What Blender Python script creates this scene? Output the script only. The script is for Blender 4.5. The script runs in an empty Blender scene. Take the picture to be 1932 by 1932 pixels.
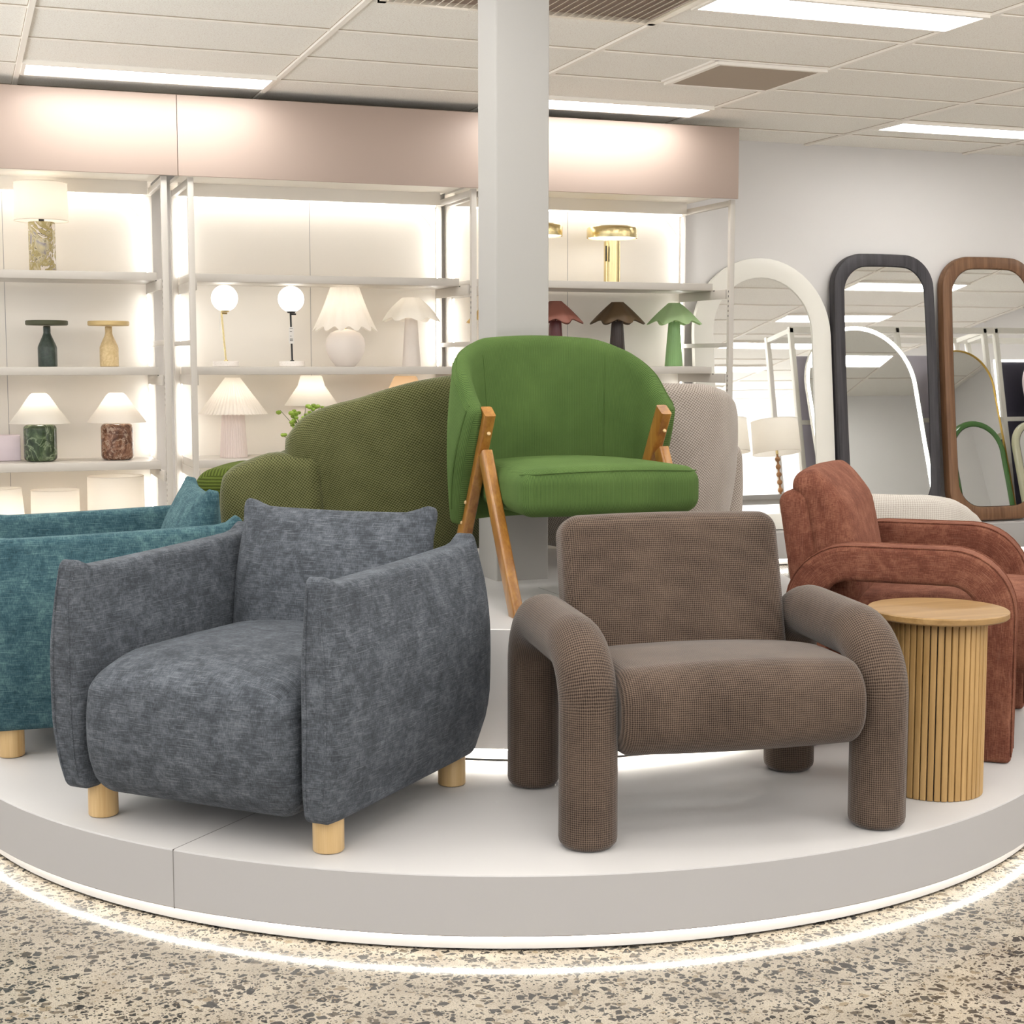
import bpy, bmesh, math, random
from math import sin, cos, pi, radians, sqrt, tan, atan2, hypot
from mathutils import Vector, Matrix

random.seed(7)
S = bpy.context.scene
COL = S.collection
YAW = radians(20.1)

# ------------------------------------------------------------------ camera, world, exposure
cam_d = bpy.data.cameras.new('camera')
cam = bpy.data.objects.new('camera', cam_d)
COL.objects.link(cam)
cam.location = (0, 0, 1.26)
cam.rotation_euler = (radians(90 - 5.582), 0, -YAW)
cam_d.sensor_width = 36.0
cam_d.lens = 2865.0 / 1932.0 * 36.0
cam_d.clip_start = 0.05
S.camera = cam
wd = bpy.data.worlds.new('world')
S.world = wd
wd.use_nodes = True
wd.node_tree.nodes['Background'].inputs[0].default_value = (0.97, 0.985, 1.0, 1)
_t = wd.node_tree; _bg = _t.nodes['Background']
# added fill through the left-out walls, made brighter below to lift the ceiling
_tc = _t.nodes.new('ShaderNodeTexCoord'); _sx = _t.nodes.new('ShaderNodeSeparateXYZ'); _mr = _t.nodes.new('ShaderNodeMapRange')
_t.links.new(_tc.outputs['Generated'], _sx.inputs[0]); _t.links.new(_sx.outputs[2], _mr.inputs[0])
_mr.interpolation_type = 'SMOOTHSTEP'
for _k, _v in enumerate((-0.30, -0.13, 4.2, 0.75)): _mr.inputs[1 + _k].default_value = _v
_t.links.new(_mr.outputs[0], _bg.inputs[1])
S.view_settings.view_transform = 'Standard'
S.view_settings.look = 'None'
S.view_settings.gamma = 1.0
S.view_settings.use_curve_mapping = False
S.view_settings.exposure = 0.06
PANEL_L = 13.5        # ceiling panel radiance
LED_L = 14.0         # LED strip radiance
BULB_L = 19.0

# ------------------------------------------------------------------ helpers
def W2(x, y, z=0.0):
    """camera-aligned plan coordinates -> building coordinates"""
    return Vector((x * cos(YAW) + y * sin(YAW), -x * sin(YAW) + y * cos(YAW), z))

class MB:
    """collects verts / faces / uv into one mesh"""
    def __init__(s):
        s.v = []; s.f = []; s.uv = {}
    def add(s, verts, faces, uvs=None, M=None):
        o = len(s.v)
        for p in verts:
            p = Vector(p)
            s.v.append(M @ p if M is not None else p)
        for i, f in enumerate(faces):
            if uvs is not None:
                s.uv[len(s.f)] = uvs[i]
            s.f.append(tuple(o + k for k in f))
        return s
    def build(s, name, mat, parent=None, loc=None, rot=None, smooth=True, ang=42, uvscale=1.0):
        me = bpy.data.meshes.new(name)
        me.from_pydata([tuple(p) for p in s.v], [], s.f)
        me.validate(verbose=False)
        bm = bmesh.new(); bm.from_mesh(me)
        bmesh.ops.recalc_face_normals(bm, faces=bm.faces[:])
        bm.to_mesh(me); bm.free()
        uvl = me.uv_layers.new(name='UVMap')
        same = len(me.polygons) == len(s.f)
        for p in me.polygons:
            cu = s.uv.get(p.index) if same else None
            if cu is not None:
                src = {vi: c for vi, c in zip(s.f[p.index], cu)}
                for li in p.loop_indices:
                    uvl.data[li].uv = src.get(me.loops[li].vertex_index, (0, 0))
            else:
                n = p.normal
                ax = max(range(3), key=lambda k: abs(n[k]))
                for li in p.loop_indices:
                    c = me.vertices[me.loops[li].vertex_index].co
                    uvl.data[li].uv = ((c.y, c.z), (c.x, c.z), (c.x, c.y))[ax]
        if smooth:
            me.shade_smooth()
            me.set_sharp_from_angle(angle=radians(ang))
        if mat: me.materials.append(mat)
        o = bpy.data.objects.new(name, me)
        COL.objects.link(o)
        if parent: o.parent = parent
        if loc is not None: o.location = loc
        if rot is not None: o.rotation_euler = rot
        return o

def tag(o, label=None, cat=None, group=None, kind=None):
    if label: o['label'] = label
    if cat: o['category'] = cat
    if group: o['group'] = group
    if kind: o['kind'] = kind
    return o

def thing(name, label, cat, loc=(0, 0, 0), rz=0.0, group=None):
    o = bpy.data.objects.new(name, None)
    COL.objects.link(o)
    o.empty_display_size = 0.1
    o.location = loc; o.rotation_euler = (0, 0, rz)
    return tag(o, label, cat, group)

def copy_tree(o, parent=None):
    c = o.copy(); COL.objects.link(c)
    if parent: c.parent = parent
    for ch in list(o.children): copy_tree(ch, c)
    return c

def box_geo(x0, x1, y0, y1, z0, z1):
    v = [(x, y, z) for x in (x0, x1) for y in (y0, y1) for z in (z0, z1)]
    f = [(0, 1, 3, 2), (4, 6, 7, 5), (0, 4, 5, 1), (2, 3, 7, 6), (0, 2, 6, 4), (1, 5, 7, 3)]
    return v, f

def box(m, x0, x1, y0, y1, z0, z1, M=None):
    return m.add(*box_geo(x0, x1, y0, y1, z0, z1), M=M)

def bbox(m, x0, x1, y0, y1, z0, z1, r=0.004, M=None, nr=2):
    hx, hy, hz = (x1 - x0) / 2, (y1 - y0) / 2, (z1 - z0) / 2
    T = Matrix.Translation(((x0 + x1) / 2, (y0 + y1) / 2, (z0 + z1) / 2))
    v, f = rbox_geo(hx, hy, hz, min(r, hx * .98, hy * .98, hz * .98), (1, 1, 1), nr)
    return m.add(v, f, M=(M @ T) if M is not None else T)

def rbox_geo(hx, hy, hz, r, n=(6, 6, 6), nr=4, fn=None):
    def coords(h, k):
        a = h - r
        e = [a + r * tan(radians(45) * i / nr) for i in range(1, nr + 1)]
        fl = [-a + 2 * a * i / k for i in range(k + 1)]
        return [-x for x in reversed(e)] + fl + e
    C = (coords(hx, n[0]), coords(hy, n[1]), coords(hz, n[2]))
    H = (hx, hy, hz)
    idx = {}; V = []; F = []
    def vid(p):
        key = tuple(round(c, 6) for c in p)
        if key not in idx:
            q = []
            for c, h in zip(p, H):
                q.append(max(-(h - r), min(h - r, c)))
            q = Vector(q); d = Vector(p) - q
            w = q + d.normalized() * r if d.length > 1e-9 else Vector(p)
            if fn: w = Vector(fn(w.x, w.y, w.z))
            idx[key] = len(V); V.append(w)
        return idx[key]
    for ax in range(3):
        u, w = (ax + 1) % 3, (ax + 2) % 3
        for s in (-1, 1):
            for i in range(len(C[u]) - 1):
                for j in range(len(C[w]) - 1):
                    q = []
                    for (a, b) in ((i, j), (i + 1, j), (i + 1, j + 1), (i, j + 1)):
                        p = [0, 0, 0]; p[ax] = s * H[ax]; p[u] = C[u][a]; p[w] = C[w][b]
                        q.append(vid(p))
                    F.append(tuple(q if s > 0 else reversed(q)))
    return V, F

def loft(loops, cap=True, closed_path=False, uv=True):
    """loops: list of equal-length rings"""
    n = len(loops[0]); V = [Vector(p) for L in loops for p in L]; F = []; U = []
    m = len(loops)
    # metric uv
    around = [[0.0] for _ in loops]
    along = [0.0]
    for i, L in enumerate(loops):
        for k in range(n):
            around[i].append(around[i][-1] + (Vector(L[(k + 1) % n]) - Vector(L[k])).length)
    mid = max(range(m), key=lambda i: around[i][-1])
    ar = around[mid]
    for i in range(1, m):
        ca = sum((Vector(p) for p in loops[i]), Vector()) / n
        cb = sum((Vector(p) for p in loops[i - 1]), Vector()) / n
        along.append(along[-1] + (ca - cb).length)
    rng = range(m if closed_path else m - 1)
    for i in rng:
        j = (i + 1) % m
        for k in range(n):
            k2 = (k + 1) % n
            F.append((i * n + k, i * n + k2, j * n + k2, j * n + k))
            aj = along[j] if j else along[i] + .02
            U.append(((ar[k], along[i]), (ar[k + 1], along[i]), (ar[k + 1], aj), (ar[k], aj)))
    if cap and not closed_path:
        for i in (0, m - 1):
            c = sum((Vector(p) for p in loops[i]), Vector()) / n
            V.append(c); ci = len(V) - 1
            for k in range(n):
                k2 = (k + 1) % n
                F.append((i * n + k, i * n + k2, ci))
                a = Vector(loops[i][k]); b = Vector(loops[i][k2])
                U.append(((a.x, a.y), (b.x, b.y), (c.x, c.y)))
    return V, F, (U if uv else None)

def tube_loops(path, rad, seg=10, ref=Vector((0, 0, 1))):
    P = [Vector(p) for p in path]; loops = []
    N = None
    for i, p in enumerate(P):
        t = (P[min(i + 1, len(P) - 1)] - P[max(i - 1, 0)]).normalized()
        if N is None:
            r = ref if abs(t.dot(ref)) < .95 else Vector((1, 0, 0))
            N = (r - t * r.dot(t)).normalized()
        else:
            N = (N - t * N.dot(t)).normalized()
        B = t.cross(N)
        R = rad[i] if isinstance(rad, (list, tuple)) else rad
        loops.append([p + N * (R * cos(2 * pi * k / seg)) + B * (R * sin(2 * pi * k / seg)) for k in range(seg)])
    return loops

def tube(m, path, rad, seg=10, M=None):
    V, F, U = loft(tube_loops(path, rad, seg))
    return m.add(V, F, U, M=M)

def lathe(m, prof, seg=40, c=(0, 0, 0), M=None, mod=None):
    """prof: [(r,z)...]; first/last with r=0 close"""
    V = []; F = []; U = []
    cx, cy, cz = c; rings = []
    L = [0.0]
    for i in range(1, len(prof)):
        L.append(L[-1] + hypot(prof[i][0] - prof[i - 1][0], prof[i][1] - prof[i - 1][1]))
    rm = max(p[0] for p in prof)
    for i, (r, z) in enumerate(prof):
        if r < 1e-6:
            rings.append([len(V)]); V.append((cx, cy, cz + z))
        else:
            ids = []
            for k in range(seg):
                a = 2 * pi * k / seg
                rr, zz = (r, z) if mod is None else mod(a, r, z)
                ids.append(len(V)); V.append((cx + rr * cos(a), cy + rr * sin(a), cz + zz))
            rings.append(ids)
    for i in range(len(rings) - 1):
        A, B = rings[i], rings[i + 1]
        for k in range(seg):
            k2 = (k + 1) % seg
            u0, u1 = k / seg * 2 * pi * rm, (k + 1) / seg * 2 * pi * rm
            if len(A) > 1 and len(B) > 1:
                F.append((A[k], A[k2], B[k2], B[k])); U.append(((u0, L[i]), (u1, L[i]), (u1, L[i + 1]), (u0, L[i + 1])))
            elif len(A) > 1:
                F.append((A[k], A[k2], B[0])); U.append(((u0, L[i]), (u1, L[i]), (u0, L[i + 1])))
            elif len(B) > 1:
                F.append((A[0], B[k2], B[k])); U.append(((u0, L[i]), (u1, L[i + 1]), (u0, L[i + 1])))
    return m.add(V, F, U, M=M)

def sstep(a, b, x):
    t = max(0.0, min(1.0, (x - a) / (b - a)))
    return t * t * (3 - 2 * t)

def lerp(a, b, t): return a + (b - a) * t

def interp(tab, x):
    """monotone cubic through (x, y) pairs"""
    n = len(tab)
    if x <= tab[0][0]: return tab[0][1]
    if x >= tab[-1][0]: return tab[-1][1]
    d = [(tab[i + 1][1] - tab[i][1]) / (tab[i + 1][0] - tab[i][0]) for i in range(n - 1)]
    g = [0.0 if i == 0 else d[-1] if i == n - 1 else (0.0 if d[i - 1] * d[i] <= 0 else 2 * d[i - 1] * d[i] / (d[i - 1] + d[i])) for i in range(n)]
    for i in range(n - 1):
        if x <= tab[i + 1][0]:
            h = tab[i + 1][0] - tab[i][0]; t = (x - tab[i][0]) / h
            return ((2 * t ** 3 - 3 * t * t + 1) * tab[i][1] + (t ** 3 - 2 * t * t + t) * h * g[i]
                    + (-2 * t ** 3 + 3 * t * t) * tab[i + 1][1] + (t ** 3 - t * t) * h * g[i + 1])

# ------------------------------------------------------------------ materials
class NT:
    def __init__(s, name):
        s.m = bpy.data.materials.new(name); s.m.use_nodes = True
        s.t = s.m.node_tree; s.t.nodes.clear()
        s.out = s.t.nodes.new('ShaderNodeOutputMaterial')
    def n(s, typ, ins=None, **props):
        d = s.t.nodes.new('ShaderNode' + typ)
        for k, v in props.items(): setattr(d, k, v)
        if ins:
            for k, v in ins.items():
                if isinstance(v, bpy.types.NodeSocket): s.t.links.new(v, d.inputs[k])
                else: d.inputs[k].default_value = v
        return d
    def math(s, op, a, b=None, c=None, clamp=False):
        ins = {0: a}
        if b is not None: ins[1] = b
        if c is not None: ins[2] = c
        d = s.n('Math', ins, operation=op); d.use_clamp = clamp
        return d.outputs[0]
    def mix(s, f, a, b, blend='MIX'):
        d = s.n('Mix', None, data_type='RGBA', blend_type=blend)
        for k, v in ((0, f), (6, a), (7, b)):
            if isinstance(v, bpy.types.NodeSocket): s.t.links.new(v, d.inputs[k])
            else: d.inputs[k].default_value = v
        return d.outputs[2]
    def ramp(s, f, stops, interp='LINEAR'):
        d = s.n('ValToRGB', {0: f}); e = d.color_ramp.elements; d.color_ramp.interpolation = interp
        while len(e) < len(stops): e.new(.5)
        for el, (p, c) in zip(e, stops):
            el.position = p; el.color = c if len(c) == 4 else (*c, 1)
        return d.outputs[0]
    def noise(s, vec, scale, detail=2.0, rough=.5, dist=0.0):
        return s.n('TexNoise', {'Vector': vec, 'Scale': scale, 'Detail': detail, 'Roughness': rough, 'Distortion': dist}).outputs[0]
    def mapping(s, vec, scale=(1, 1, 1), rot=(0, 0, 0)):
        return s.n('Mapping', {'Vector': vec, 'Scale': scale, 'Rotation': rot}).outputs[0]
    def coord(s, k='Object'): return s.n('TexCoord').outputs[k]
    def uv(s): return s.n('UVMap', None, uv_map='UVMap').outputs[0]
    def bump(s, h, strength=.3, dist=.002):
        return s.n('Bump', {'Strength': strength, 'Distance': dist, 'Height': h}).outputs[0]
    def principled(s, **ins):
        p = s.n('BsdfPrincipled', {k.replace('_', ' '): v for k, v in ins.items()})
        s.t.links.new(p.outputs[0], s.out.inputs[0]); return p

def rgba(c): return (*c, 1) if len(c) == 3 else c
def hexc(h, k=1.0):
    h = h.lstrip('#'); c = [int(h[i:i + 2], 16) / 255 for i in (0, 2, 4)]
    return tuple(min(.97, k * (x / 12.92 if x < .04045 else ((x + .055) / 1.055) ** 2.4)) for x in c) + (1,)

def plain(name, col, rough=.5, metal=0.0, spec=.5, bump=0.0, bscale=200, coat=0.0, var=0.03):
    t = NT(name); o = t.coord()
    n = t.noise(o, 6, 3)
    c = t.mix(t.math('MULTIPLY', n, var * 2), rgba(col), (0, 0, 0, 1))
    c = t.mix(var, rgba(col), c)
    ins = dict(Base_Color=c, Roughness=rough, Metallic=metal, Specular_IOR_Level=spec, Coat_Weight=coat)
    if bump: ins['Normal'] = t.bump(t.noise(o, bscale, 2), bump, .001)
    t.principled(**ins); return t.m

def emit(name, col, strength):
    t = NT(name)
    e = t.n('Emission', {'Color': rgba(col), 'Strength': strength})
    t.t.links.new(e.outputs[0], t.out.inputs[0]); return t.m

def chenille(name, dark, mid, light, slub, axis=0, mott=17.0, fleck=.24, mlo=.34, mhi=.68):
    """velvety chenille: cloudy pile + fine threads + bright slubs along one axis"""
    t = NT(name); o = t.coord(); u = t.uv()
    cloud = t.noise(o, mott, 6, .68, .6)
    cloud2 = t.noise(o, mott * 3.3, 4, .6, .3)
    m = t.math('ADD', t.math('MULTIPLY', cloud, .62), t.math('MULTIPLY', cloud2, .38))
    along = (30, 520, 1) if axis == 0 else (520, 30, 1)
    cross = (420, 90, 1) if axis == 0 else (90, 420, 1)
    th = t.noise(t.mapping(u, along), 1, 2, .6)
    th2 = t.noise(t.mapping(u, cross), 1, 2, .6)
    v = t.math('ADD', t.math('MULTIPLY', m, .56), t.math('ADD', t.math('MULTIPLY', th, .27), t.math('MULTIPLY', th2, .23)))
    c = t.ramp(v, [(mlo, dark), ((mlo + mhi) / 2, mid), (mhi, light)])
    sl = t.noise(t.mapping(u, tuple(x * f for x, f in zip(along, ((.5, 1, 1) if axis == 0 else (1, .5, 1))))), 1, 1, .4)
    slm = t.math('MULTIPLY', t.math('MULTIPLY', t.math('SUBTRACT', sl, .62, clamp=True), 9.0, clamp=True), fleck)
    c = t.mix(slm, c, rgba(slub))
    h = t.math('ADD', th, t.math('ADD', th2, t.math('MULTIPLY', cloud2, .6)))
    t.principled(Base_Color=c, Roughness=.92, Specular_IOR_Level=.15, Sheen_Weight=.35, Sheen_Roughness=.35,
                 Sheen_Tint=rgba(light), Normal=t.bump(h, .35, .0025))
    return t.m

def weave(name, dark, light, period=.0046, rot=0.0, cloud_amt=.35, sheen=.2, contrast=1.0, heather=.25, bump=.6):
    """basket weave: a lattice of thread crossings"""
    t = NT(name); u = t.uv(); o = t.coord()
    wob = t.noise(o, 60, 2)
    mp = t.mapping(u, (2 * pi / period, 2 * pi / period, 1), (0, 0, rot))
    sx = t.n('SeparateXYZ', {0: mp})
    a = t.math('SINE', t.math('ADD', sx.outputs[0], t.math('MULTIPLY', wob, 3.0)))
    b = t.math('SINE', t.math('ADD', sx.outputs[1], t.math('MULTIPLY', wob, 3.0)))
    lat = t.math('MULTIPLY_ADD', t.math('ADD', a, b), .25, .5)
    hn = t.noise(t.mapping(u, (230, 230, 1)), 1, 3, .7)
    cl = t.noise(o, 7, 5, .6)
    v = t.math('ADD', t.math('MULTIPLY', lat, .55 * contrast), t.math('ADD', t.math('MULTIPLY', hn, heather), t.math('MULTIPLY', cl, cloud_amt)))
    lo = .5 * (.55 * contrast + heather + cloud_amt)
    c = t.ramp(v, [(max(0, lo - .25), dark), (min(1, lo + .25), light)])
    t.principled(Base_Color=c, Roughness=.95, Specular_IOR_Level=.12, Sheen_Weight=sheen, Sheen_Roughness=.4, Normal=t.bump(lat, bump, .0016))
    return t.m

def ribbed(name, dark, light, period=.0042, rot=0.0, sheen=.35):
    t = NT(name); u = t.uv(); o = t.coord()
    mp = t.mapping(u, (2 * pi / period, 2 * pi / period, 1), (0, 0, rot))
    sx = t.n('SeparateXYZ', {0: mp})
    a = t.math('MULTIPLY_ADD', t.math('SINE', t.math('ADD', sx.outputs[0], t.math('MULTIPLY', t.noise(o, 30, 2), 2.0))), .5, .5)
    cl = t.noise(o, 5, 4, .6)
    fine = t.noise(t.mapping(u, (400, 400, 1)), 1, 2)
    v = t.math('ADD', t.math('MULTIPLY', a, .4), t.math('ADD', t.math('MULTIPLY', cl, .45), t.math('MULTIPLY', fine, .2)))
    c = t.ramp(v, [(.25, dark), (.8, light)])
    t.principled(Base_Color=c, Roughness=.9, Specular_IOR_Level=.12, Sheen_Weight=sheen, Sheen_Roughness=.35, Sheen_Tint=rgba(light), Normal=t.bump(a, .4, .0012))
    return t.m

def wood(name, dark, light, axis=2, rough=.45, scale=1.0, spec=.4, coat=0.0):
    t = NT(name); o = t.coord()
    sc = [28 * scale] * 3; sc[axis] = 1.6 * scale
    g = t.noise(t.mapping(o, tuple(sc)), 1, 5, .6, .5)
    sc2 = [160 * scale] * 3; sc2[axis] = 4 * scale
    g2 = t.noise(t.mapping(o, tuple(sc2)), 1, 3, .6)
    v = t.math('ADD', t.math('MULTIPLY', g, .7), t.math('MULTIPLY', g2, .3))
    c = t.ramp(v, [(.32, dark), (.68, light)])
    t.principled(Base_Color=c, Roughness=rough, Specular_IOR_Level=spec, Coat_Weight=coat, Coat_Roughness=.2, Normal=t.bump(g2, .15, .001))
    return t.m

def marble(name, stops, scale=14, rough=.18, vein=None, veinscale=9):
    t = NT(name); o = t.coord()
    n = t.noise(o, scale, 8, .65, 1.6)
    c = t.ramp(n, stops)
    if vein:
        d = t.noise(o, veinscale, 4, .5, 2.2)
        v = t.math('ABSOLUTE', t.math('SUBTRACT', d, .5))
        k = t.math('SUBTRACT', 1.0, t.math('MULTIPLY', v, 38.0), clamp=True)
        c = t.mix(k, c, rgba(vein))
    t.principled(Base_Color=c, Roughness=rough, Specular_IOR_Level=.5)
    return t.m

def shade_mat(name, col, trans=.55):
    t = NT(name)
    n = t.noise(t.mapping(t.uv(), (600, 600, 1)), 1, 2)
    c = t.mix(t.math('MULTIPLY', n, .12), rgba(col), (col[0] * .7, col[1] * .7, col[2] * .7, 1))
    d = t.n('BsdfDiffuse', {'Color': c})
    tr = t.n('BsdfTranslucent', {'Color': c})
    mx = t.n('MixShader', {0: trans, 1: d.outputs[0], 2: tr.outputs[0]})
    t.t.links.new(mx.outputs[0], t.out.inputs[0]); return t.m

def terrazzo(name):
    t = NT(name); o = t.coord()
    warp = t.n('TexNoise', {'Vector': o, 'Scale': 26.0, 'Detail': 2.0}).outputs['Color']
    ov = t.n('VectorMath', {0: o, 1: t.n('VectorMath', {0: warp, 'Scale': .014}, operation='SCALE').outputs[0]}, operation='ADD').outputs[0]
    base = t.ramp(t.noise(o, 9, 5, .6), [(.3, hexc('968c7e')), (.7, hexc('b0a696'))])
    speck = t.ramp(t.noise(o, 330, 2), [(.40, (.72, .72, .72)), (.55, (1, 1, 1))])
    c = t.mix(1.0, base, speck, 'MULTIPLY')
    for sc, thr, edge, seed in ((46, .33, .13, 0), (80, .36, .14, 3.7), (150, .36, .15, 9.1)):
        vv = t.n('VectorMath', {0: ov, 1: (seed, seed * 1.7, seed * .3)}, operation='ADD').outputs[0]
        f1 = t.n('TexVoronoi', {'Vector': vv, 'Scale': float(sc), 'Randomness': 1.0}, feature='F1')
        de = t.n('TexVoronoi', {'Vector': vv, 'Scale': float(sc), 'Randomness': 1.0}, feature='DISTANCE_TO_EDGE')
        r = t.n('SeparateXYZ', {0: f1.outputs['Color']})
        pick = t.math('LESS_THAN', r.outputs[0], thr)
        wide = t.math('MULTIPLY_ADD', r.outputs[2], .16, edge * .55)
        inside = t.math('MULTIPLY', t.math('SUBTRACT', de.outputs['Distance'], wide), 60.0, clamp=True)
        mk = t.math('MULTIPLY', pick, inside)
        cc = t.ramp(r.outputs[1], [(0.0, hexc('2c2b29')), (.35, hexc('4a4845')), (.6, hexc('383633')), (.82, hexc('665d51')), (1.0, hexc('8a7c68'))])
        c = t.mix(mk, c, cc)
    rg = t.math('MULTIPLY_ADD', t.noise(o, 4, 3), .10, .10)
    t.principled(Base_Color=c, Roughness=rg, Specular_IOR_Level=.55)
    return t.m

def ceiling_mat(name):
    t = NT(name); o = t.coord()
    f = t.noise(o, 170, 3, .75)
    c = t.ramp(f, [(.30, hexc('d8cdc0')), (.44, hexc('f6f1ea')), (.6, hexc('fffaf3'))])
    t.principled(Base_Color=c, Roughness=.95, Specular_IOR_Level=.1, Normal=t.bump(f, .25, .002))
    return t.m

def perforated(name):
    t = NT(name); o = t.coord()
    mp = t.n('SeparateXYZ', {0: t.mapping(o, (2 * pi / .008,) * 3)})
    a = t.math('MULTIPLY', t.math('SINE', mp.outputs[0]), t.math('SINE', mp.outputs[1]))
    k = t.math('MULTIPLY', t.math('SUBTRACT', t.math('ABSOLUTE', a), .35, clamp=True), 4.0, clamp=True)
    c = t.mix(k, hexc('cdbba7'), hexc('63574b'))
    t.principled(Base_Color=c, Roughness=.7)
    return t.m

def agate(name):
    t = NT(name); o = t.coord()
    d = t.noise(o, 9, 3, .5, 2.5)
    c = t.ramp(d, [(.30, hexc('d8cdc4')), (.41, hexc('e8ddd0')), (.425, hexc('2a231d')), (.44, hexc('b8a878')), (.5, hexc('a3945f')), (.555, hexc('d3c6a8')), (.57, hexc('2b2522')), (.585, hexc('cbbd92')), (.7, hexc('8e8688'))])
    t.principled(Base_Color=c, Roughness=.12, Specular_IOR_Level=.6)
    return t.m

def mirror_mat(name):
    t = NT(name); o = t.coord()
    n = t.noise(o, 1.3, 2)
    t.principled(Base_Color=(.93, .94, .93, 1), Metallic=1.0, Roughness=.012, Normal=t.bump(n, .02, .02))
    return t.m

M = {}
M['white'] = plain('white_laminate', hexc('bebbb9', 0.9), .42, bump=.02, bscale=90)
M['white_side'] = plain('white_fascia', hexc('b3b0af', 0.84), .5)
M['rack'] = plain('white_powdercoat', hexc('c6c0b8'), .4)
M['panel'] = plain('white_backboard', hexc('f1ebe2'), .6)
M['wall'] = plain('wall_paint', hexc('d9d6d4', 1.08), .85, bump=.05, bscale=140)
M['ceil'] = ceiling_mat('ceiling_tile')
M['tee'] = plain('ceiling_tee', hexc('fbf5ec'), .5)
M['header'] = plain('blush_laminate', hexc('b6a397'), .55)
M['column'] = plain('column_paint', hexc('aeaba6', 0.84), .7, bump=.03)
M['floor'] = terrazzo('polished_aggregate_concrete')
M['light'] = emit('ceiling_light_diffuser', (1, .985, .955), PANEL_L)
M['led'] = emit('led_strip', (1, .98, .93), LED_L)
M['led_floor'] = emit('led_strip_plinth', (1, .95, .85), LED_L * 1.0)
M['led_up'] = emit('led_strip_upper', (1, .95, .85), LED_L * 5.0)
M['dark'] = plain('dark_gap', (.03, .028, .026), .8)
M['gap'] = plain('tile_gap', hexc('b3a593'), .9)
M['side_brightened'] = plain('white_fascia_brightened', hexc('dbd8d6', 1.15), .5)  # same white as the lower fascia, brightened to offset shade on the upper platform
M['seam'] = plain('joint_grey', (.16, .15, .14), .8)
M['grille'] = perforated('perforated_grille')
M['louvre'] = plain('louvre_metal', hexc('f0e8da'), .3, metal=.2)
M['grey'] = chenille('grey_chenille', hexc('2b2e33', 0.8), hexc('4c5056', 0.8), hexc('777c84', 0.8), hexc('a9aeb5', 0.8))
M['teal'] = chenille('teal_chenille', hexc('1d3037', 0.86), hexc('37545e', 0.86), hexc('678687', 0.86), hexc('98b5b4', 0.86))
M['rust'] = chenille('rust_chenille', hexc('4a281f', 0.74), hexc('794939', 0.74), hexc('a5725b', 0.74), hexc('c39580', 0.74), axis=1, mott=9)
M['brown'] = weave('brown_basket_weave', hexc('322823', 0.7), hexc('806d5f', 0.7), .0050)
M['green'] = ribbed('green_corduroy', hexc('3d542a', 0.76), hexc('6a8549', 0.76), .0038)
M['green_v'] = ribbed('green_corduroy_upright', hexc('3d542a', 0.76), hexc('6a8549', 0.76), .0038, pi / 2)
M['olive'] = weave('olive_boucle', hexc('363919', 0.74), hexc('808056', 0.74), .0075, .6, .3, .2)
M['moss'] = ribbed('moss_corduroy', hexc('2c340f'), hexc('59652a'), .011, pi / 2)
M['beige'] = weave('beige_heather_weave', hexc('756a60', 0.88), hexc('beb3a9', 0.88), .0075, .6, .25, .2)
M['cream'] = weave('cream_weave', hexc('a39b92'), hexc('cfc9c1'), .008, 0, .2, .1, .8)
M['cream_trim'] = plain('cream_trim_cloth', hexc('e6e0d2'), .9, bump=.1)
M['oak_leg'] = wood('pale_oak', hexc('b8945f'), hexc('d9bb8c'), 2)
M['oak'] = wood('oak_slat', hexc('9c7845', 0.88), hexc('c49f69', 0.88), 2, .5)
M['oak_top'] = wood('oak_veneer', hexc('8d6b3e', 0.8), hexc('b08d5c', 0.8), 0, .38)
M['teak'] = wood('honey_teak', hexc('8a5321', 0.72), hexc('c88f43', 0.72), 2, .3, coat=.5)
M['blackwood'] = wood('black_stained_wood', hexc('28262a'), hexc('4d4a4e'), 2, .5)
M['walnut'] = wood('walnut', hexc('5b3d29'), hexc('8f6a4d'), 2, .45)
M['bead_wood'] = wood('bead_wood', hexc('a06f45'), hexc('c8986a'), 2)
M['white_frame'] = plain('white_lacquer', hexc('eeebe2'), .35)
M['mirror'] = mirror_mat('mirror_glass')
M['gold'] = plain('brushed_gold', hexc('d9b45e'), .28, metal=1.0)
M['brass'] = plain('polished_brass', hexc('e6d3a0'), .22, metal=1.0)
M['black'] = plain('black_metal', (.02, .02, .022), .4)
M['bulb'] = emit('lamp_bulb', (1, .91, .78), BULB_L)
M['globe'] = emit('opal_globe', (1, .97, .90), 3.0)
M['linen'] = shade_mat('linen_shade', (.93, .89, .83))
M['linen_dim'] = shade_mat('linen_shade_plain', (.92, .88, .81), .35)
M['tanshade'] = shade_mat('tan_shade', (.80, .60, .40), .45)
M['plaster'] = plain('white_plaster', hexc('e6ddd6'), .8, bump=.1, bscale=60)
M['pinkcer'] = plain('blush_ceramic', hexc('e2d3cd'), .6)
M['agate'] = agate('agate_resin')
M['gmarble'] = marble('green_marble', [(.3, hexc('20281d')), (.5, hexc('3a4a33')), (.62, hexc('58684a')), (.75, hexc('7d8a6c'))], 13, .15, hexc('7f8d70'), 6)
M['bmarble'] = marble('brown_marble', [(.3, hexc('3c2418')), (.48, hexc('6d4a38')), (.6, hexc('8f6a55')), (.78, hexc('b89a84'))], 22, .18, hexc('b59c88'), 12)
M['gstone'] = marble('dark_green_stone', [(.3, hexc('1a231d')), (.6, hexc('2f3d34')), (.8, hexc('4a584d'))], 30, .35)
M['bstone'] = marble('sand_stone', [(.3, hexc('c2a878')), (.6, hexc('d9c195')), (.8, hexc('e6d3ae'))], 40, .6)
M['gdisc'] = plain('olive_metal', hexc('3f4128'), .5)
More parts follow.
